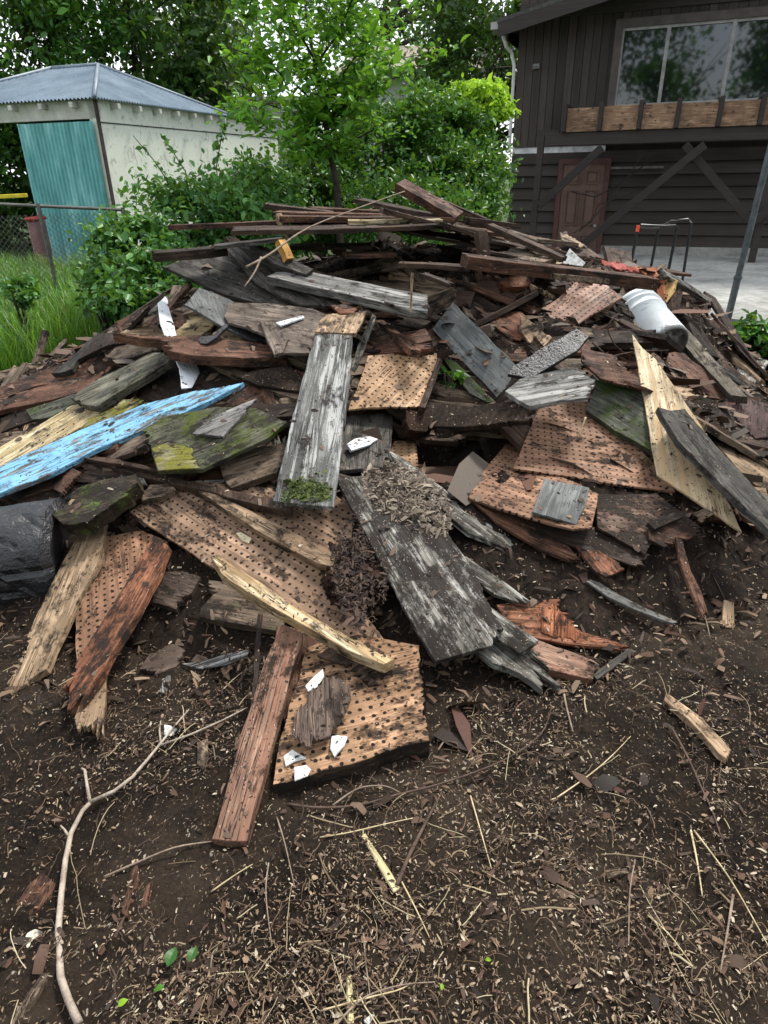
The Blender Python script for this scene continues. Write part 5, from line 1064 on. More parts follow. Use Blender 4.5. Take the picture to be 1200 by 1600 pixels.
T((552, 310), (685, 338), 5.0, 4.7, .12, .028, BRN, 'board', 'brown board rising to the left in the top stack', jag=(3,), jl=.04)
T((619, 287), (712, 340), 4.75, 4.6, .13, .050, RED, 'board', 'thick red brown board end, highest point of the heap', jag=(), roll=.25)
T((655, 297), (762, 342), 4.95, 4.9, .11, .035, BRN, 'board', 'brown board just behind the highest board end', jag=(3,))
T((600, 326), (748, 362), 4.35, 4.45, .14, .03, BRN, 'board', 'dark board sloping right off the top stack', jag=(1,), jl=.05)
T((688, 346), (768, 372), 4.25, 4.3, .13, .025, BRN, 'board', 'short dark board below the right end of the top stack', jag=(1,), jl=.05)
T((735, 340), (815, 350), 4.8, 4.9, .12, .03, BRN, 'board', 'flat brown board at the right end of the top stack', jag=(1, 3))
T((762, 350), (880, 402), 4.5, 4.2, .07, .03, BRN, 'board', 'long wavy board running down right from the top stack', jag=(1,))
T((790, 360), (842, 376), 4.7, 4.6, .10, .022, TAND, 'board', 'small tan board on the right shoulder of the heap', jag=(1, 3), jl=.04)
T((452, 386), (582, 384), 4.35, 4.4, .25, .02, DBRN, 'board', 'dark thin board inside the hollow under the top stack')
T((540, 399), (620, 396), 4.2, 4.25, .20, .02, RED, 'board', 'reddish thin board deep in the hollow under the top stack', jag=(3,))
T((435, 374), (449, 404), 4.05, 4.0, .05, .045, wood('orange_post', (.25, .12, .03), (.5, .28, .08), .1, 0, spot=.3), 'short_post', 'short orange brown post holding up the top stack', 'post')
T((747, 360), (752, 402), 4.15, 4.1, .06, .05, BRN, 'short_post', 'short dark post under the right of the top stack', 'post')
T((622, 411), (735, 417), 3.95, 3.9, .10, .025, BRN, 'board', 'brown board below the hollow, left of the long red beam', jag=(1,))
T((655, 425), (705, 445), 3.7, 3.6, .05, .02, DBRN, 'board', 'small dark board under the long red beam', jag=(1, 3))
T((733, 401), (1032, 437), 3.75, 4.1, .10, .065, REDL if False else RED, 'beam', 'long dark red beam lying across the upper right of the heap', 'beam', roll=.1)
T((870, 428), (1030, 442), 3.85, 4.15, .06, .03, TAND, 'board', 'splintered tan board under the end of the long red beam', jag=(1, 0), jl=.05)
T((985, 505), (1042, 470), 4.3, 4.9, .05, .04, TAND, 'board_stub', 'short stub beside the bucket') if False else None
G_ = 'loose boards piled at the right of the top stack'
for i_, (x0_, y0_, x1_, y1_, d_, w_, m_) in enumerate(((455, 345, 640, 350, 4.6, .2, 'B'), (560, 338, 735, 352, 4.7, .14, 'R'), (600, 352, 760, 372, 4.45, .15, 'B'), (640, 345, 790, 366, 4.6, .13, 'R'), (700, 352, 830, 386, 4.5, .12, 'B'), (720, 366, 850, 392, 4.4, .12, 'B'), (760, 380, 870, 402, 4.5, .10, 'T'), (650, 334, 800, 356, 5.0, .12, 'B'), (700, 345, 850, 372, 5.1, .12, 'R'), (790, 366, 900, 398, 4.8, .10, 'R'), (740, 388, 850, 408, 4.2, .11, 'B'), (640, 362, 745, 382, 4.3, .14, 'D'), (468, 341, 600, 341, 4.9, .16, 'D'), (480, 324, 650, 333, 5.2, .1, 'R'), (830, 372, 905, 380, 4.9, .10, 'T'), (845, 384, 940, 408, 4.6, .09, 'B'))):
    bar((x0_, y0_), (x1_, y1_), d_, d_ + .1, w_, R.choice((.018, .022, .03)), dict(B=BRN, R=RED, T=TAND, D=DBRN)[m_], 'board', ('loose %s board, number %d from the left along the crest right of the top stack' % (dict(B='brown', R='red', T='tan', D='blackish')[m_], i_)) if 0 else dict(B='brown', R='red', T='tan', D='blackish')[m_] + ' board ' + ('under the upper left boards of the top stack', 'ending near the crest middle', 'dipping right over the dark hollow', 'sloping right beside the highest board end', 'sloping down toward the frayed shoulder', 'lower one sloping toward the frayed shoulder', 'at the foot of the right crest slope', 'far behind the highest board end', 'behind the right crest slope', 'on the right shoulder before the brown door', 'above the left end of the long red beam', 'roofing the right side of the dark hollow', 'wedged between the left layers of the top stack', 'rearmost on the left of the top stack', 'stub before the foot of the deck brace', 'stub farthest right on the shoulder crest')[i_], jag=R.choice(((1,), (1, 3), (3,))), jl=.04, group=G_, roll=R.uniform(-.06, .1), warp=.008)
def twig(pts, ds, rr, label, name='twig', mat=None, cat='twig', group=None, onground=False, off=.004):
    W = []
    for i, (x, y) in enumerate(pts):
        if onground: h_ = hit(x, y); h_[2] += off + (.006 if 0 < i < len(pts) - 1 else 0); W.append(h_)
        else: W.append(at(x, y, ds[i] if isinstance(ds, (list, tuple)) else ds))
    # a smooth curve through the points
    Q = []
    for i in range(len(W) - 1):
        a, b, c, d = W[max(0, i - 1)], W[i], W[i + 1], W[min(len(W) - 1, i + 2)]
        for k in range(5): u = k / 5; Q.append(.5 * (2 * b + (c - a) * u + (2 * a - 5 * b + 4 * c - d) * u * u + (3 * b - a - 3 * c + d) * u ** 3))
    Q.append(W[-1]); o = Q[0].copy(); t = len(Q); rs = [rr * (1 - .55 * i / t) * R.uniform(.9, 1.12) for i in range(t)]
    mb = MB().tube([q - o for q in Q], rs, 7); ob = mb.build(name, mat or TWIG, None, True); ob.location = o; tag(ob, label, cat, group); return ob
TWIG = simple('twig_bark', (.10, .07, .05), (.30, .23, .17), 30, .8, .4); STRAW = simple('dry_stalk', (.30, .23, .12), (.58, .48, .29), 30, .7, .2); TWD = simple('dark_twig', (.035, .022, .016), (.11, .07, .05), 30, .8, .4)
twig([(385, 417), (420, 398), (480, 357), (560, 325), (632, 299)], [3.3, 3.45, 3.8, 4.15, 4.5], .006, 'long thin bare stick slanting over the front of the top stack', 'long_stick', cat='stick')
twig([(408, 402), (398, 425), (382, 448)], [3.35, 3.25, 3.15], .005, 'short forked twig at the foot of the long bare stick')
twig([(440, 433), (436, 426)], 3.2, .003, 'tiny twig on the grey beam') if False else None

# ---- rubble on the right shoulder: bucket, foam, cladding scraps
def bucket():
    p0, p1 = at(988, 488, 4.50), at(1036, 536, 4.18); ax = Vector(p1 - p0).normalized(); t = empty('bucket', tuple(p0)); tag(t, 'dirty white plastic bucket lying on its side at the right of the heap', 'bucket')
    t.rotation_mode = 'QUATERNION'; t.rotation_quaternion = ax.to_track_quat('Z', 'Y'); bpy.context.view_layer.update()
    s = NT('dirty_white_plastic'); v = s.co; n = s.noise(v, 3, 5, .6); m = s.noise(s.mapped((1, 1, 4), v, False), 6, 6, .68)
    c = s.mix(s.ramp(n, (.46, 0.0), (.66, .6)), (.62, .66, .67), (.28, .28, .26)); c = s.mix(s.ramp(m, (.57, 0.0), (.70, .6)), c, (.06, .055, .045)); sp = s.n('ShaderNodeSeparateXYZ'); s.set(sp.inputs[0], v); en = s.ramp(s.math('ADD', s.math('MULTIPLY', sp.outputs[2], 1.0), s.math('MULTIPLY', s.noise(v, 22, 6, .75), .16)), (float(np.linalg.norm(p1 - p0)) + .085, 0.0), (float(np.linalg.norm(p1 - p0)) + .115, .9)); c = s.mix(en, c, (.05, .045, .04)); WP_ = s.out(c, .42, s.bump(m, .2, .003), .45)
    L_ = float(np.linalg.norm(p1 - p0)) + .05; prof = [(0, .168), (0, .176), (.03, .176), (.032, .166), (.055, .165), (.057, .178), (.068, .178), (.07, .165), (.115, .163), (.118, .172), (.126, .172), (.13, .162), (L_ - .03, .148), (L_ - .008, .146), (L_, .138), (L_, .128), (L_ - .022, .124), (L_ - .024, .0)]
    bm = bmesh.new(); n_ = 48; rings = []
    for z, r in prof: rings.append([bm.verts.new((r * math.cos(2 * math.pi * i / n_), r * math.sin(2 * math.pi * i / n_), z)) for i in range(n_)] if r > 0 else [bm.verts.new((0, 0, z))])
    for a, b in zip(rings, rings[1:]):
        for i in range(n_):
            if len(b) > 1: bm.faces.new((a[i], a[(i + 1) % n_], b[(i + 1) % n_], b[i]))
            else: bm.faces.new((a[i], a[(i + 1) % n_], b[0]))
    inner = [[bm.verts.new((r * math.cos(2 * math.pi * i / n_), r * math.sin(2 * math.pi * i / n_), z)) for i in range(n_)] for z, r in ((0, .164), (L_ - .03, .142))]
    for i in range(n_): bm.faces.new((inner[0][i], inner[1][i], inner[1][(i + 1) % n_], inner[0][(i + 1) % n_])); bm.faces.new((rings[0][i], inner[0][i], inner[0][(i + 1) % n_], rings[0][(i + 1) % n_]))
    me = bpy.data.meshes.new('bucket_body'); bmesh.ops.recalc_face_normals(bm, faces=bm.faces); bm.to_mesh(me); bm.free(); me.polygons.foreach_set('use_smooth', [True] * len(me.polygons))
    link('bucket_body', me, WP_, t)
    mb = MB(); mb.tube([(.17 * math.cos(a), .17 * math.sin(a), .09 + .13 * math.sin((a - 2.6) * 1.0) ** 2) for a in np.linspace(2.6, 2.6 + math.pi, 18)], .003, 6); mb.build('wire_handle', GALV, t)
    r_ = MB(); r_.bm.free(); return
    for k in range(26): a = R.uniform(0, 6.28); q = R.uniform(.02, .11); r_.box((q * math.cos(a) - R.uniform(.006, .02), q * math.sin(a) - .006, L_ - .023), (q * math.cos(a) + R.uniform(.006, .02), q * math.sin(a) + .006, L_ - .012), 0, Matrix.Rotation(R.uniform(0, 3), 4, 'Z'))
    r_.build('caked_dirt', HEAPM, t)
bucket()
U('c2', [(555, 825), (580, 778), (630, 822), (620, 832)], .02, FOAM, 'foam_block', 'pale wedge of foam standing behind the long red beam', 'foam', n=(.1, -1.2, .8))
EXTRA = []
def scatter_shards():
    """a cover of broken cladding pieces; every one is an object of its own"""
    kinds = [(RED, 'dark red broken cladding piece in the rubble', 'red cladding pieces in the rubble'), (BRN, 'brown broken wood piece wedged in the heap', 'brown wood pieces in the heap'), (TAND, 'dull tan broken wood piece wedged in the heap', 'tan wood pieces in the heap'), (DBRN, 'blackish rotten wood piece wedged in the heap', 'rotten wood pieces in the heap'), (GREYM, 'grey weathered wood piece wedged in the heap', 'grey wood pieces in the heap'), (TAN, 'light tan broken wood piece wedged in the heap', 'light tan wood pieces in the heap')]
    LMK = [(150, 670, 'blue plank'), (485, 650, 'tall grey plank'), (900, 465, 'salmon pegboard'), (1010, 505, 'white bucket'), (1080, 690, 'pale plywood panel'), (400, 850, 'large left pegboard'), (560, 450, 'light grey beam'), (600, 350, 'top stack'), (340, 540, 'red brown log'), (330, 690, 'mossy green board'), (265, 490, 'white strip'), (740, 550, 'leaning grey board'), (920, 690, 'big reddish pegboard'), (800, 770, 'lower right pegboard'), (875, 785, 'grey tile'), (730, 655, 'black rotten slab'), (620, 595, 'orange pegboard'), (880, 420, 'long red beam'), (30, 830, 'charred log'), (340, 430, 'slatted panel'), (430, 510, 'bracket shaped board'), (960, 640, 'green mossy board'), (70, 680, 'yellow plank'), (190, 592, 'grey green two by four'), (680, 720, 'dark hollow'), (680, 900, 'wide central plank'), (570, 900, 'rotten stump'), (1110, 560, 'long grey two by four'), (1160, 690, 'maroon sheet'), (60, 560, 'wooden stake'), (85, 580, 'upper brown plank'), (395, 735, 'tan board end'), (170, 760, 'mossy rotten log'), (880, 600, 'twiggy grey board'), (1010, 420, 'orange cladding scraps'), (800, 395, 'frayed shoulder boards'), (190, 920, 'orange red plank'), (900, 970, 'rust red split board')]
    USED = set()
    def where(ob, colour, l, what, x, px, py):
        q = x if x[0] > 0 else -x; a_, b_ = proj(np.array(ob.location)), proj(np.array(ob.location) + q * .1); sl_ = (a_[1] - b_[1]) / (abs(b_[0] - a_[0]) + 1e-6)
        lie = 'upright' if abs(sl_) > 1.6 else 'level' if abs(sl_) < .18 else 'right-rising' if sl_ > 0 else 'left-rising'
        size = 'long' if l > .8 else 'short' if l < .2 or .4 < l < .6 else 'mid-length'
        for nx_, (lx, ly, nm) in enumerate(sorted(LMK, key=lambda m: (m[0] - px) ** 2 + (m[1] - py) ** 2)[:5]):
            dx, dy = px - lx, py - ly; r_ = math.hypot(dx, dy)
            v_ = 'above' if dy < 0 else 'below'; h_ = 'left of' if dx < 0 else 'right of'
            d_ = v_ if abs(dx) < abs(dy) * .5 else h_ if abs(dy) < abs(dx) * .5 else v_ + ' and ' + h_
            for n_ in ('just ' if r_ < 60 else 'near, ' if r_ < 120 else 'well ',):
                lab = '%s %s %s %s, %s%s the %s' % (size, lie, colour, what, n_, d_, nm)
                if lab not in USED: USED.add(lab); return lab
        return lab
    protos = []
    for k in range(22):
        l = R.uniform(.10, .34); wd = R.uniform(.03, .11); P = [(-l / 2, -wd / 2 * R.uniform(.4, 1)), (l / 2 * R.uniform(.6, 1), -wd / 2), (l / 2, wd / 2 * R.uniform(.2, 1)), (-l / 2 * R.uniform(.5, 1), wd / 2)]
        protos.append((slabmesh('broken_piece', P, R.uniform(.008, .025), .004, (1, 3), R.uniform(.02, .05), .012, seg=.025), l, wd))
    planks = []
    for k in range(12):
        l = R.uniform(.45, 1.15); wd = R.choice((.06, .09, .12, .14)); planks.append((slabmesh('plank', [(-l / 2, -wd / 2), (l / 2, -wd / 2), (l / 2, wd / 2), (-l / 2, wd / 2)], R.choice((.018, .03, .04)), .002, R.choice(((), (1,), (3,), (1, 3))), .05, .008, seg=.04), l, wd))
    ZM = ZB.copy(); made = {}
    def drop(proto, px, py, m_i, name, cat, lift, az=None, tl=.25, noc=False):
        me, l, wd = proto; c = hit(px, py); 
        if heap(c[0], c[1]) < .02: return False
        e = .06; gxn = (surf(c[0] + e, c[1]) - surf(c[0] - e, c[1])) / (2 * e); gyn = (surf(c[0], c[1] + e) - surf(c[0], c[1] - e)) / (2 * e)
        n = np.array([-gxn, -gyn, 1.0]) + NR.normal(0, tl, 3) * [1, 1, 0]; n /= np.linalg.norm(n); a = R.uniform(0, 6.28) if az is None else az + R.gauss(0, .3)
        x = np.array([math.cos(a), math.sin(a), 0]); x -= n * (x @ n); x /= np.linalg.norm(x); y = np.cross(n, x); c = c + n * lift
        for tries in range(5):
            cs = [c + x * sx * l / 2 + y * sy * wd / 2 for sx, sy in ((-1, -1), (1, -1), (1, 1), (-1, 1))]; m = mask([proj(q)[:2] for q in cs])
            if not m.any(): return False
            k = ZM[m] < 1e8
            if not k.any() or (ZM[m][k] + .004 < depth_of(c, n, m)[k]).all(): break
            c = c - n * .03
        else: return False
        if (c - surf(c[0], c[1])[()] * np.array([0, 0, 1]))[2] < -.06: return False
        ob = bpy.data.objects.new(name, me.copy() if False else me); COL.objects.link(ob)
        mt = kinds[m_i][0]
        if not me.materials: me.materials.append(mt)
        ob.material_slots[0].link = 'OBJECT'; ob.material_slots[0].material = mt
        ob.matrix_world = Matrix(((x[0], y[0], n[0], c[0]), (x[1], y[1], n[1], c[1]), (x[2], y[2], n[2], c[2]), (0, 0, 0, 1))); ob.location = c
        ob['label'] = where(ob, ('dark red', 'brown', 'dull tan', 'blackened', 'grey', 'light tan')[m_i], l, cat, x, *proj(c)[:2]); EXTRA.append((ob, c, n, None)); return ob
    G1 = 'loose planks buried in the heap'; cnt = 0
    LP = ['dark red plank buried deep among other boards of the heap', 'brown plank buried deep among other boards of the heap', 'dull tan plank buried deep among other boards of the heap', 'blackened plank buried deep among other boards of the heap', 'grey plank buried deep among other boards of the heap', 'light tan plank buried deep among other boards of the heap']
    for k in range(3000):
        if cnt >= 285: break
        px, py = R.uniform(-40, 1200), 345 + R.random() ** 1.2 * 420
        if 430 < px < 745 and 360 < py < 428: continue
        if 610 < px < 770 and 680 < py < 765: continue
        mi = R.choice((0, 0, 1, 1, 2, 2, 3, 3, 4, 5))
        ob = drop(R.choice(planks), px, py, mi, 'plank', 'plank', R.uniform(-.01, .05), R.choice((None, .2, -.5, 2.6)), .22)
        if ob: cnt += 1; tag(ob, None, 'plank', G1)
    cn = 0
    for k in range(3500):
        if cn >= 295: break
        if R.random() < .40: px, py = R.gauss(960, 90), R.gauss(440, 45)
        elif R.random() < .3: px, py = R.gauss(230, 100), R.gauss(540, 45)
        else: px, py = R.uniform(60, 1190), 370 + R.random() * 470
        if 440 < px < 740 and 365 < py < 425: continue
        if 625 < px < 775 and 685 < py < 770: continue
        if 945 < px < 1075 and 450 < py < 575: continue
        mi = R.choice((0, 0, 1, 1, 2, 2, 3, 4, 5)) if px < 800 or py > 540 else R.choice((0, 0, 1, 2, 5, 5))
        ob = drop(R.choice(protos), px, py, mi, 'broken_piece', 'piece', R.uniform(.0, .05), None, .5)
        if ob: cn += 1; tag(ob, None, 'broken piece', 'broken wood pieces strewn over the heap')
    print('loose planks', cnt, 'pieces', cn)
# bright cladding scraps by the cart
CL = [wood('orange_cladding', (.25, .06, .025), (.46, .18, .08), .12, 0, crack=.3, spot=.3), wood('crimson_cladding', (.16, .025, .02), (.36, .08, .06), .15, 0, crack=.5, spot=.3), wood('yellow_cladding', (.42, .24, .08), (.68, .46, .20), .1, 0, crack=.4, spot=.3)]
U('z4', [(310, 300), (420, 310), (520, 345), (560, 380), (440, 370), (340, 345)], .01, CL[1], 'cladding_scrap', 'crimson shredded cladding behind the long red beam end', 'cladding', jag=(0, 1, 3, 4), jl=.03, n=(-.1, -.5, 1), depth=4.75)
U('z4', [(510, 345), (640, 345), (700, 370), (740, 420), (700, 450), (600, 400)], .01, CL[0], 'cladding_scrap', 'orange cladding scrap nearest the black tubular stand', 'cladding', jag=(0, 2, 4), jl=.03, n=(-.1, -.6, 1), depth=4.75)
U('z4', [(690, 395), (730, 420), (800, 430), (780, 500), (720, 580), (700, 470)], .01, CL[2], 'cladding_scrap', 'yellow torn cladding scrap at the right end of the rubble', 'cladding', jag=(0, 2, 4), jl=.03, n=(-.4, -.8, 1), depth=4.7)
U('z4', [(660, 470), (710, 450), (725, 520), (712, 590), (690, 560)], .01, CL[0], 'cladding_scrap', 'upright orange cladding tongue beside the bucket', 'cladding', jag=(0, 2), jl=.03, n=(-.3, -1.2, 1), depth=4.6)
U('z4', [(800, 520), (900, 515), (1015, 570), (960, 690), (900, 700), (820, 620)], .06, wood('layered_rot', (.03, .014, .009), (.13, .06, .038), .3, 0, crack=.9, scale=1.5), 'rotten_block', 'dark layered rotten block end at the far right of the rubble', 'rotten block', jag=(1, 2, 3), jl=.06, n=(-.4, -.7, 1), depth=4.9, warp=.02)
U('z4', [(730, 590), (780, 480), (830, 500), (800, 640), (760, 650)], .02, BRN, 'board_stub', 'dark stub standing between bucket and layered rotten block', n=(-.3, -1, 1), jag=(1,), depth=4.6)
U('z4', [(860, 700), (900, 690), (1020, 860), (1060, 920), (1000, 900), (900, 790)], .03, DBRN, 'plank', 'dark plank parallel beyond the long grey two by four', 'plank')
U('z4', [(20, 230), (150, 200), (240, 230), (340, 300), (200, 280), (60, 260)], .02, BRN, 'board', 'brown board on the shoulder behind the foam wedge', jag=(1, 3), jl=.04, depth=5.0, n=(0, -.25, 1))
U('z4', [(60, 130), (90, 125), (215, 205), (190, 225), (70, 175)], .015, TAN, 'splintered_board', 'frayed straw coloured board end on the far shoulder', jag=(0, 1), jl=.05, depth=5.1, n=(0, -.4, 1))
U('z4', [(0, 300), (70, 305), (75, 335), (0, 330)], .015, YEL, 'board_stub', 'pale stub between foam wedge and long red beam', depth=4.6, n=(0, -.3, 1))
U('z3', [(630, 510), (720, 490), (860, 450), (960, 520), (1080, 530), (990, 555), (820, 540)], .03, TAND, 'splintered_board', 'shredded weathered board above the long red beam', jag=(0, 1, 2, 3), jl=.08, depth=4.3, n=(0, -.25, 1))
U('c5', [(205, 250), (250, 215), (300, 240), (310, 290), (240, 270)], .02, BRN, 'board_stub', 'brown stub under the left of the long red beam', n=(0, -.5, 1), jag=(0, 2), jl=.02)
U('z3', [(720, 680), (790, 645), (880, 640), (915, 680), (900, 710), (760, 715)], .05, RUST, 'wood_knot', 'rounded orange brown knot under the long red beam', 'wood knot', n=(0, -.6, 1), jit=.004)
U('c5', [(140, 230), (200, 240), (440, 330), (410, 345), (280, 290)], .012, RED, 'board', 'thin red board left behind the square pegboard', n=(0, -.4, 1))
# ---- charred trunk at the left edge
def charred():
    a, b = at(-190, 900, 2.45), at(112, 862, 2.5); ax = Vector(b - a); t = empty('charred_log', tuple(a)); tag(t, 'thick charred black log under the blue plank at the left edge', 'log')
    bm = bmesh.new(); n_, m_ = 64, 34; x = ax.normalized(); y = x.cross(Vector((0, 0, 1))).normalized(); z = y.cross(x) * -1; L_ = ax.length; rows = []
    for j in range(m_ + 1):
        row = []
        for i in range(n_):
            an = 2 * math.pi * i / n_; u = j / m_ * L_; cr = float(fbm(an * 1.9 + (4 if an > 3 else 0) * 0, u * 6, 3)) ; k_ = abs(math.sin(an * 3 + u * 5 + 3 * cr)); k2 = abs(math.sin(u * 9 + cr * 4))
            r = .232 * (1 + .10 * cr) - .016 * (1 - min(1, k_ * 4)) - .012 * (1 - min(1, k2 * 6)); r *= 1 if j < m_ else .8
            row.append(bm.verts.new(x * u + y * math.cos(an) * r + z * math.sin(an) * r))
        rows.append(row)
    for j in range(m_):
        for i in range(n_): bm.faces.new((rows[j][i], rows[j][(i + 1) % n_], rows[j + 1][(i + 1) % n_], rows[j + 1][i]))
    c = bm.verts.new(x * (L_ - .03))
    for i in range(n_): bm.faces.new((rows[-1][i], rows[-1][(i + 1) % n_], c))
    bm.faces.new(rows[0]); bmesh.ops.recalc_face_normals(bm, faces=bm.faces); me = bpy.data.meshes.new('burnt_wood'); bm.to_mesh(me); bm.free(); link('burnt_wood', me, CHAR, t)
    return t
charred()
scatter_shards()

# ---- single things on the ground in front
Gd = lambda tagk, pts, th, mat, name, label, cat, **k: place(tagk, pts, th, mat, name, label, cat, **k)
Gd('c8', [(515, 502), (535, 495), (570, 505), (640, 550), (740, 600), (860, 655), (840, 660), (700, 605), (600, 560)], .012, GREY, 'stick', 'long grey broken lath on the soil right of the rust red board', 'lath', grain=(3, 5))
Gd('c8', [(545, 852), (590, 810), (682, 750), (694, 765), (640, 810), (560, 865)], .012, GREYD, 'stick', 'short grey stick touching the light red board stub', 'stick')
Gd('c8', [(852, 335), (880, 352), (915, 460), (950, 530), (978, 625), (960, 635), (905, 510), (870, 420)], .014, RED, 'splinter', 'pointed red brown splinter standing up in the right soil', 'splinter', jag=(4,))
Gd('c8', [(1035, 570), (1073, 578), (1076, 680), (1030, 670)], .012, TAN, 'wood_chip', 'small rectangular tan chip on the right soil', 'chip', group=None)
Gd('cb', [(700, 95), (735, 115), (870, 210), (1000, 355), (975, 395), (940, 370), (800, 215), (690, 125)], .022, TAN, 'board_piece', 'pale broken piece lying alone on the soil at right', 'wood piece', grain=(2, 3), jag=(3,), jl=.012, lift=.012)
Gd('cb', [(420, 897), (548, 885), (562, 915), (436, 937)], .010, TAND, 'wood_chip', 'flat brown chip at lower right of the bare soil', 'chip')
Gd('cc', [(222, 532), (245, 518), (330, 660), (430, 815), (398, 836), (310, 700)], .004, wood('cream_lath', (.42, .36, .18), (.66, .58, .34), .06, 0, crack=.2, spot=.3), 'lath', 'short cream yellow lath on the soil below the block', 'lath', grain=(1, 3))
Gd('cc', [(145, 1290), (165, 1280), (180, 1420), (180, 1560), (155, 1560), (140, 1420)], .004, wood('cream_lath', 0, 0), 'lath', 'straw coloured sliver at the bottom edge of the photo', 'lath')
Gd('c9', [(20, 950), (45, 880), (100, 800), (165, 755), (205, 790), (190, 840), (120, 905), (60, 940), (10, 985)], .006, RED, 'bark_piece', 'leaf shaped red brown bark piece at lower left', 'bark', jit=.003, warp=.012)
Gd('c9', [(30, 1330), (100, 1210), (165, 1105), (195, 1118), (130, 1230), (70, 1340)], .014, TAND, 'splinter', 'grey tan splinter in the lower left corner', 'splinter', grain=(0, 2), jag=(2,))
Gd('c9', [(740, 262), (778, 248), (782, 320), (760, 368), (740, 345)], .006, TAND, 'wood_chip', 'upright brown chip left of the front plank', 'chip')
Gd('c9', [(455, 900), (490, 740), (512, 700), (515, 800), (480, 925)], .010, RED, 'splinter', 'slim dark red splinter on the soil below the branch', 'splinter', jag=(3,))
Gd('c9', [(525, 880), (545, 800), (572, 780), (560, 880), (545, 905)], .008, RED, 'splinter', 'small dark splinter beside the slim red one', 'splinter')
Gd('c9', [(88, 1000), (100, 975), (130, 958), (158, 970), (160, 1000), (130, 1030), (95, 1035)], .005, FOAM if False else wood('pale_knot', (.22, .19, .14), (.50, .46, .38), .3, 0, crack=.4), 'wood_disc', 'round pale wood slice on the soil at lower left', 'wood slice')
Gd('c9', [(598, 905), (610, 850), (640, 820), (640, 870), (612, 915)], .004, GREY, 'wood_flake', 'thin grey flake above the forked branch', 'wood flake') if False else None
Gd('c9', [(615, 195), (640, 200), (665, 215), (640, 240), (615, 235)], .004, FOAM, 'foam_flake', 'cream foam flake beside the forked branch', 'foam flake')
Gd('cc', [(215, 1490), (245, 1475), (290, 1495), (260, 1545), (235, 1530)], .006, FOAM, 'foam_flake', 'white foam crumb at the bottom centre edge', 'foam flake')
Gd('cc', [(775, 140), (800, 115), (865, 95), (868, 125), (790, 165)], .006, TAN, 'wood_chip', 'oval tan chip right of the block corner', 'chip')
Gd('c6', [(680, 810), (760, 800), (850, 770), (935, 755), (930, 780), (850, 815), (760, 828)], .005, GREY, 'bark_strip', 'curved grey bark strip on the soil left of the front plank', 'bark strip')
Gd('c6', [(596, 915), (612, 870), (640, 835), (640, 880), (618, 918)], .004, GREY, 'wood_flake', 'small grey flake below the curved bark strip', 'wood flake')
# forked branch
def branch():
    def gp(x, y, o=.008): p = hit(x, y); p[2] += o; return p
    a = [gp(*p) for p in ((125, 1602), (108, 1565), (96, 1530), (92, 1460), (97, 1400), (103, 1350), (112, 1305), (130, 1270), (142, 1257))]
    t = empty('forked_branch', tuple(a[0])); tag(t, 'long pale forked branch lying on the soil at lower left', 'branch'); o = a[0]
    WB = simple('pale_branch', (.16, .12, .09), (.42, .36, .29), 26, .7, .3)
    mb = MB(); mb.tube([p - o for p in a], [.0085, .008, .008, .0075, .007, .007, .0065, .006, .006], 9)
    b = [gp(*p, .010) for p in ((142, 1257), (180, 1240), (208, 1218), (232, 1190), (252, 1165), (272, 1140), (296, 1112))]; mb.tube([p - o for p in b], [.0058, .0055, .005, .0045, .004, .003, .002], 8)
    c = [gp(*p, .012) for p in ((142, 1257), (138, 1235), (134, 1208), (129, 1205))]; mb.tube([p - o for p in c], [.005, .0045, .004, .003], 7)
    d = [gp(*p, .008) for p in ((250, 1168), (300, 1150), (345, 1130), (388, 1108))]; mb.tube([p - o for p in d], [.004, .0035, .003, .0025], 7)
    e = [gp(*p, .01) for p in ((252, 1165), (250, 1145), (252, 1130))]; mb.tube([p - o for p in e], [.0035, .003, .002], 6)
    f = [gp(*p, .01) for p in ((108, 1310), (102, 1300), (96, 1294))]; mb.tube([p - o for p in f], [.004, .003, .002], 6)
    mb.build('wood', WB, t, True)
branch()
G = 'long stalks on the bare soil'
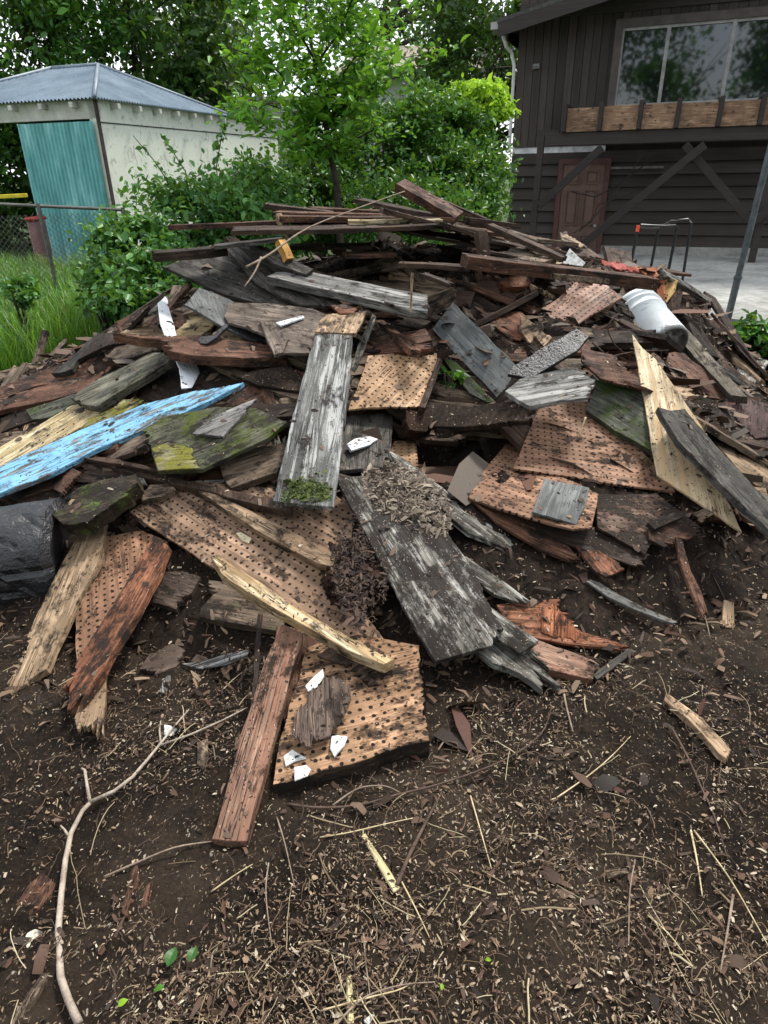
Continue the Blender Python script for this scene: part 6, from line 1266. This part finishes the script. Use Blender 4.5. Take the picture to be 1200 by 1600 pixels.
for pts, rr, lab, mt in (
    ([(450, 1258), (500, 1266), (560, 1262), (620, 1246), (700, 1225), (790, 1190), (845, 1150), (862, 1105)], .004, 'long brown stem curving below the block', TWD),
    ([(520, 1260), (560, 1236), (600, 1232), (625, 1240)], .0028, 'curved tan stem just under the front of the block', TWIG),
    ([(240, 1175), (160, 1372), (230, 1345), (330, 1318)], .0001, '', None),
    ([(163, 1372), (215, 1352), (275, 1328), (335, 1316)], .0035, 'brown stem ending at the foot of the front plank', TWIG),
    ([(620, 1385), (640, 1340), (665, 1290), (690, 1240)], .006, 'dark stem lying beside the cream lath', TWD),
    ([(870, 1248), (920, 1215), (955, 1185), (987, 1150)], .0022, 'pale curved stalk on the right soil', STRAW),
    ([(1050, 1140), (1075, 1190), (1095, 1235), (1115, 1280), (1137, 1345)], .0035, 'brown stem left of the right edge', TWD),
    ([(1078, 1295), (1088, 1350), (1097, 1402)], .0028, 'thick straw stalk standing out at lower right', STRAW),
    ([(1083, 1298), (1120, 1350), (1150, 1395), (1200, 1480)], .0025, 'long straw stalk running to the right edge', STRAW),
    ([(1145, 1400), (1135, 1460), (1125, 1520)], .0032, 'brown stalk near the lower right corner', TWIG),
    ([(992, 1345), (983, 1400), (982, 1480)], .0022, 'thin brown and yellow stalk in the lower right soil', TWIG),
    ([(1012, 1432), (1045, 1465), (1080, 1508)], .002, 'pale straw below the flat brown chip', STRAW),
    ([(495, 1640), (560, 1570), (620, 1545), (680, 1536)], .0026, 'tan stalk at the bottom centre', TWIG),
    ([(505, 1580), (580, 1562), (620, 1552), (640, 1540)], .0022, 'yellowish stalk crossing the bottom centre', STRAW),
    ([(568, 1460), (572, 1510), (580, 1570)], .0022, 'upright thin stalk at the bottom centre', TWIG),
    ([(628, 1380), (650, 1425), (675, 1475)], .0022, 'stalk leading down from the cream lath', STRAW),
    ([(430, 1270), (445, 1320), (460, 1385)], .0022, 'thin stalk right of the front plank foot', TWIG),
    ([(735, 1245), (750, 1300), (768, 1360)], .0022, 'slim stalk below the long brown stem', STRAW),
    ([(500, 1310), (545, 1305), (600, 1292), (645, 1280)], .0022, 'faint straw above the cream lath', STRAW),
    ([(420, 1350), (416, 1400), (425, 1480)], .0022, 'slender stalk in the lower middle soil', TWIG),
    ([(810, 1300), (850, 1290), (940, 1240), (985, 1150)], .0001, '', None),
    ([(880, 1080), (885, 1110), (895, 1145)], .004, 'bent orange brown stem below the splintered grey end', TWIG),
    ([(1060, 870), (1090, 930), (1110, 1000)], .003, 'thin brown stem beside the standing splinter', TWIG),
    ([(330, 1395), (370, 1370), (395, 1352)], .002, 'short pale straw left of the slender stalk', STRAW)):
    if mt: twig(pts, 0, rr, lab, 'dry_stalk', mt, 'stalk', G, True)
# twigs on the heap at right
for pts, ds, lab in (([(860, 600), (905, 575), (960, 556), (1000, 548)], [3.35, 3.5, 3.6, 3.7], 'bare twig over the twiggy grey board'), ([(985, 545), (1010, 548), (1045, 547)], 3.55, 'short twig crossing the plywood tip'), ([(925, 535), (945, 555), (950, 590)], 3.6, 'hooked twig under the bucket'), ([(968, 490), (950, 510), (962, 540), (990, 560)], 3.7, 'curled twig left of the bucket')):
    twig(pts, ds, .005, lab, mat=TWD, group='twigs tangled at the right')
twig([(915, 652), (905, 680), (898, 698)], [3.05, 3.0, 2.98], .005, 'frayed yellow straw on the large reddish pegboard', 'straw_tuft', STRAW, 'straw')
# small green leaves on the soil
def fallen(s_, mat):
    bm = bmesh.new(); az = R.uniform(0, 6.28); rows = []
    for i in range(7):
        u = i / 6; wv = math.sin(math.pi * u ** .8) * .32 * (1 + .12 * R.random()) + .002; z = .10 * math.sin(3 * u) ; rows.append([(u - .5, -wv, z + wv * .35), (u - .5, 0, z), (u - .5, wv, z + wv * .35)])
    rows = [[bm.verts.new((s_ * (x * math.cos(az) - y * math.sin(az)), s_ * (x * math.sin(az) + y * math.cos(az)), s_ * z)) for x, y, z in r_] for r_ in rows]
    for p_, q_ in zip(rows, rows[1:]):
        for k in (0, 1): bm.faces.new((p_[k], q_[k], q_[k + 1], p_[k + 1]))
    me = bpy.data.meshes.new('fallen_leaf'); bm.to_mesh(me); bm.free(); return link('fallen_leaf', me, mat)
for (px, py, s_, m_, lab) in ((270, 1500, .042, 'mid', 'larger green leaf of the pair at lower left'), (303, 1496, .034, 'mid', 'smaller green leaf beside the larger one at lower left'), (250, 1550, .022, 'young', 'pale mint green leaf below the green pair'), (194, 1572, .022, 'lime', 'yellow green leaf near the bottom left'), (762, 1505, .014, 'lime', 'tiny yellow green leaf at the lower middle'), (690, 1547, .014, 'lime', 'pale leaf just above the bottom centre')):
    p = hit(px, py); P = np.tile(p + [0, 0, .012], (1, 1)); o = fallen(s_, LM[m_]); o.location = P[0]; tag(o, lab, 'leaf', 'green leaves on the soil')
# a green bit growing in the hollow
shrub('seedling', 'small green seedling growing in the gap under the leaning grey board', 'seedling', tuple(hit(703, 600) + [0, 0, .03]), (.06, .05, .06), 26, 6, .05, LM['mid'], None, .3, .5, 2)

# ---- crumbs lying on the boards: sampled on the top faces themselves
def crumbs(nn, size, name, mat, label, cat, asp=2.2, sel=None, clump=.5):
    pts, nrm = [], []; dg = bpy.context.evaluated_depsgraph_get(); cand = [b for b in BOARDS + EXTRA if sel is None or sel(b[0])]; TOPS = {}
    area = [max(1e-4, b[0].dimensions.x * b[0].dimensions.y) ** .8 for b in cand]; tot = sum(area)
    for (ob, P0, n, m), ar in zip(cand, area):
        me = ob.data
        if me.name not in TOPS: TOPS[me.name] = [p for p in me.polygons if p.normal.z > .8]
        tops = TOPS[me.name]
        if not tops: continue
        A_ = np.array([p.area for p in tops]); k = int(nn * ar / tot); ch = NR.choice(len(tops), k, p=A_ / A_.sum())
        for c in ch:
            p = tops[c]; v = [np.array(me.vertices[i].co) for i in p.vertices]; w_ = NR.dirichlet(np.ones(len(v)) * .7); q = sum(a * b for a, b in zip(w_, v))
            if clump and fbm(q[0] * 11 + P0[0] * 7, q[1] * 11 + P0[1] * 5, 3, .6) < R.uniform(-.22, .30) * clump * 2: continue
            W = ob.matrix_world @ Vector(q); pts.append(np.array(W) + n * size * .12); nrm.append(n)
    pts = np.array(pts); nrm = np.array(nrm); print(name, len(pts))
    tag(link(name, shards(pts, size, asp, None, name, nrm, .35), mat), label, cat, kind='stuff')
bpy.context.view_layer.update()
crumbs(42000, .0072, 'wood_crumbs', islandmat('crumb_dark', (.012, .009, .007), (.03, .02, .014), (.06, .04, .028), (.02, .014, .010)), 'dark crumbs of rotten wood strewn over the boards', 'crumbs')
crumbs(11000, .0085, 'pale_crumbs', CHIPM, 'pale slivers strewn over the boards', 'slivers', 2.8)
crumbs(4200, .022, 'bark_crumbs', islandmat('crumb_bark', (.03, .02, .015), (.08, .05, .035), (.15, .10, .07), (.04, .025, .02)), 'larger bark bits lying on the boards', 'bark bits', 2.0)
# chips over the mound itself
n = 30000; x = NR.uniform(-3.6, 3.2, n); y = 1.6 + NR.random(n) ** 1.3 * 5; k = (heap(x, y) > -.02); x, y = x[k], y[k]
ix = np.clip(((x + 4.0) / .018).astype(int), 0, Z.shape[0] - 1); iy = np.clip(((y - 1.5) / .02).astype(int), 0, Z.shape[1] - 1)
P = np.stack([x, y, Z[ix, iy] + .006], -1); tag(link('mound_chips', shards(P[::2], .036, 5, None, 'mound_chips', tilt=.9), islandmat('mchip', (.02, .013, .009), (.06, .036, .024), (.12, .08, .05), (.03, .02, .015), (.09, .045, .028))), 'broken brown splinters filling the gaps of the heap', 'splinters', kind='stuff')
tag(link('mound_slivers', shards(P[1::2], .013, 3.2, None, 'mound_slivers', tilt=.8), CHIPM), 'fine pale slivers filling the gaps of the heap', 'slivers', kind='stuff')

n = 1500; x = NR.uniform(-3.4, 3.1, n); y = 2.6 + NR.random(n) * 3.6; k = (heap(x, y) > .12); x, y = x[k], y[k]
ix = np.clip(((x + 4.0) / .018).astype(int), 0, Z.shape[0] - 1); iy = np.clip(((y - 1.5) / .02).astype(int), 0, Z.shape[1] - 1)
tag(link('lath_fragments', shards(np.stack([x, y, Z[ix, iy] + .012], -1), .13, 4.2, None, 'lath_fragments', tilt=.5, curl=.08), islandmat('lathm', (.02, .012, .008), (.08, .045, .028), (.17, .11, .07), (.05, .03, .02), (.12, .10, .08), (.11, .05, .03))), 'brown and grey lath fragments packed between the boards of the heap', 'lath fragments', kind='stuff')
# splinters and bark spilling out in front of the heap
n = 9000; x = NR.uniform(-2.6, 2.6, n); y = NR.uniform(1.2, 3.6, n); hv_ = heap(x, y); k = (hv_ < .06) & (NR.random(n) < np.exp(hv_ * 14)); x, y = x[k], y[k]
P = np.stack([x, y, ground(x, y) + crisp(x, y) + .004], -1)
tag(link('spilled_splinters', shards(P, .034, 4.2, None, 'spilled_splinters', tilt=.6), islandmat('spill', (.02, .012, .008), (.09, .05, .03), (.20, .13, .08), (.04, .025, .018), (.28, .20, .13), (.07, .03, .02))), 'wood splinters and bark spilling onto the soil at the foot of the heap', 'splinters', kind='stuff')
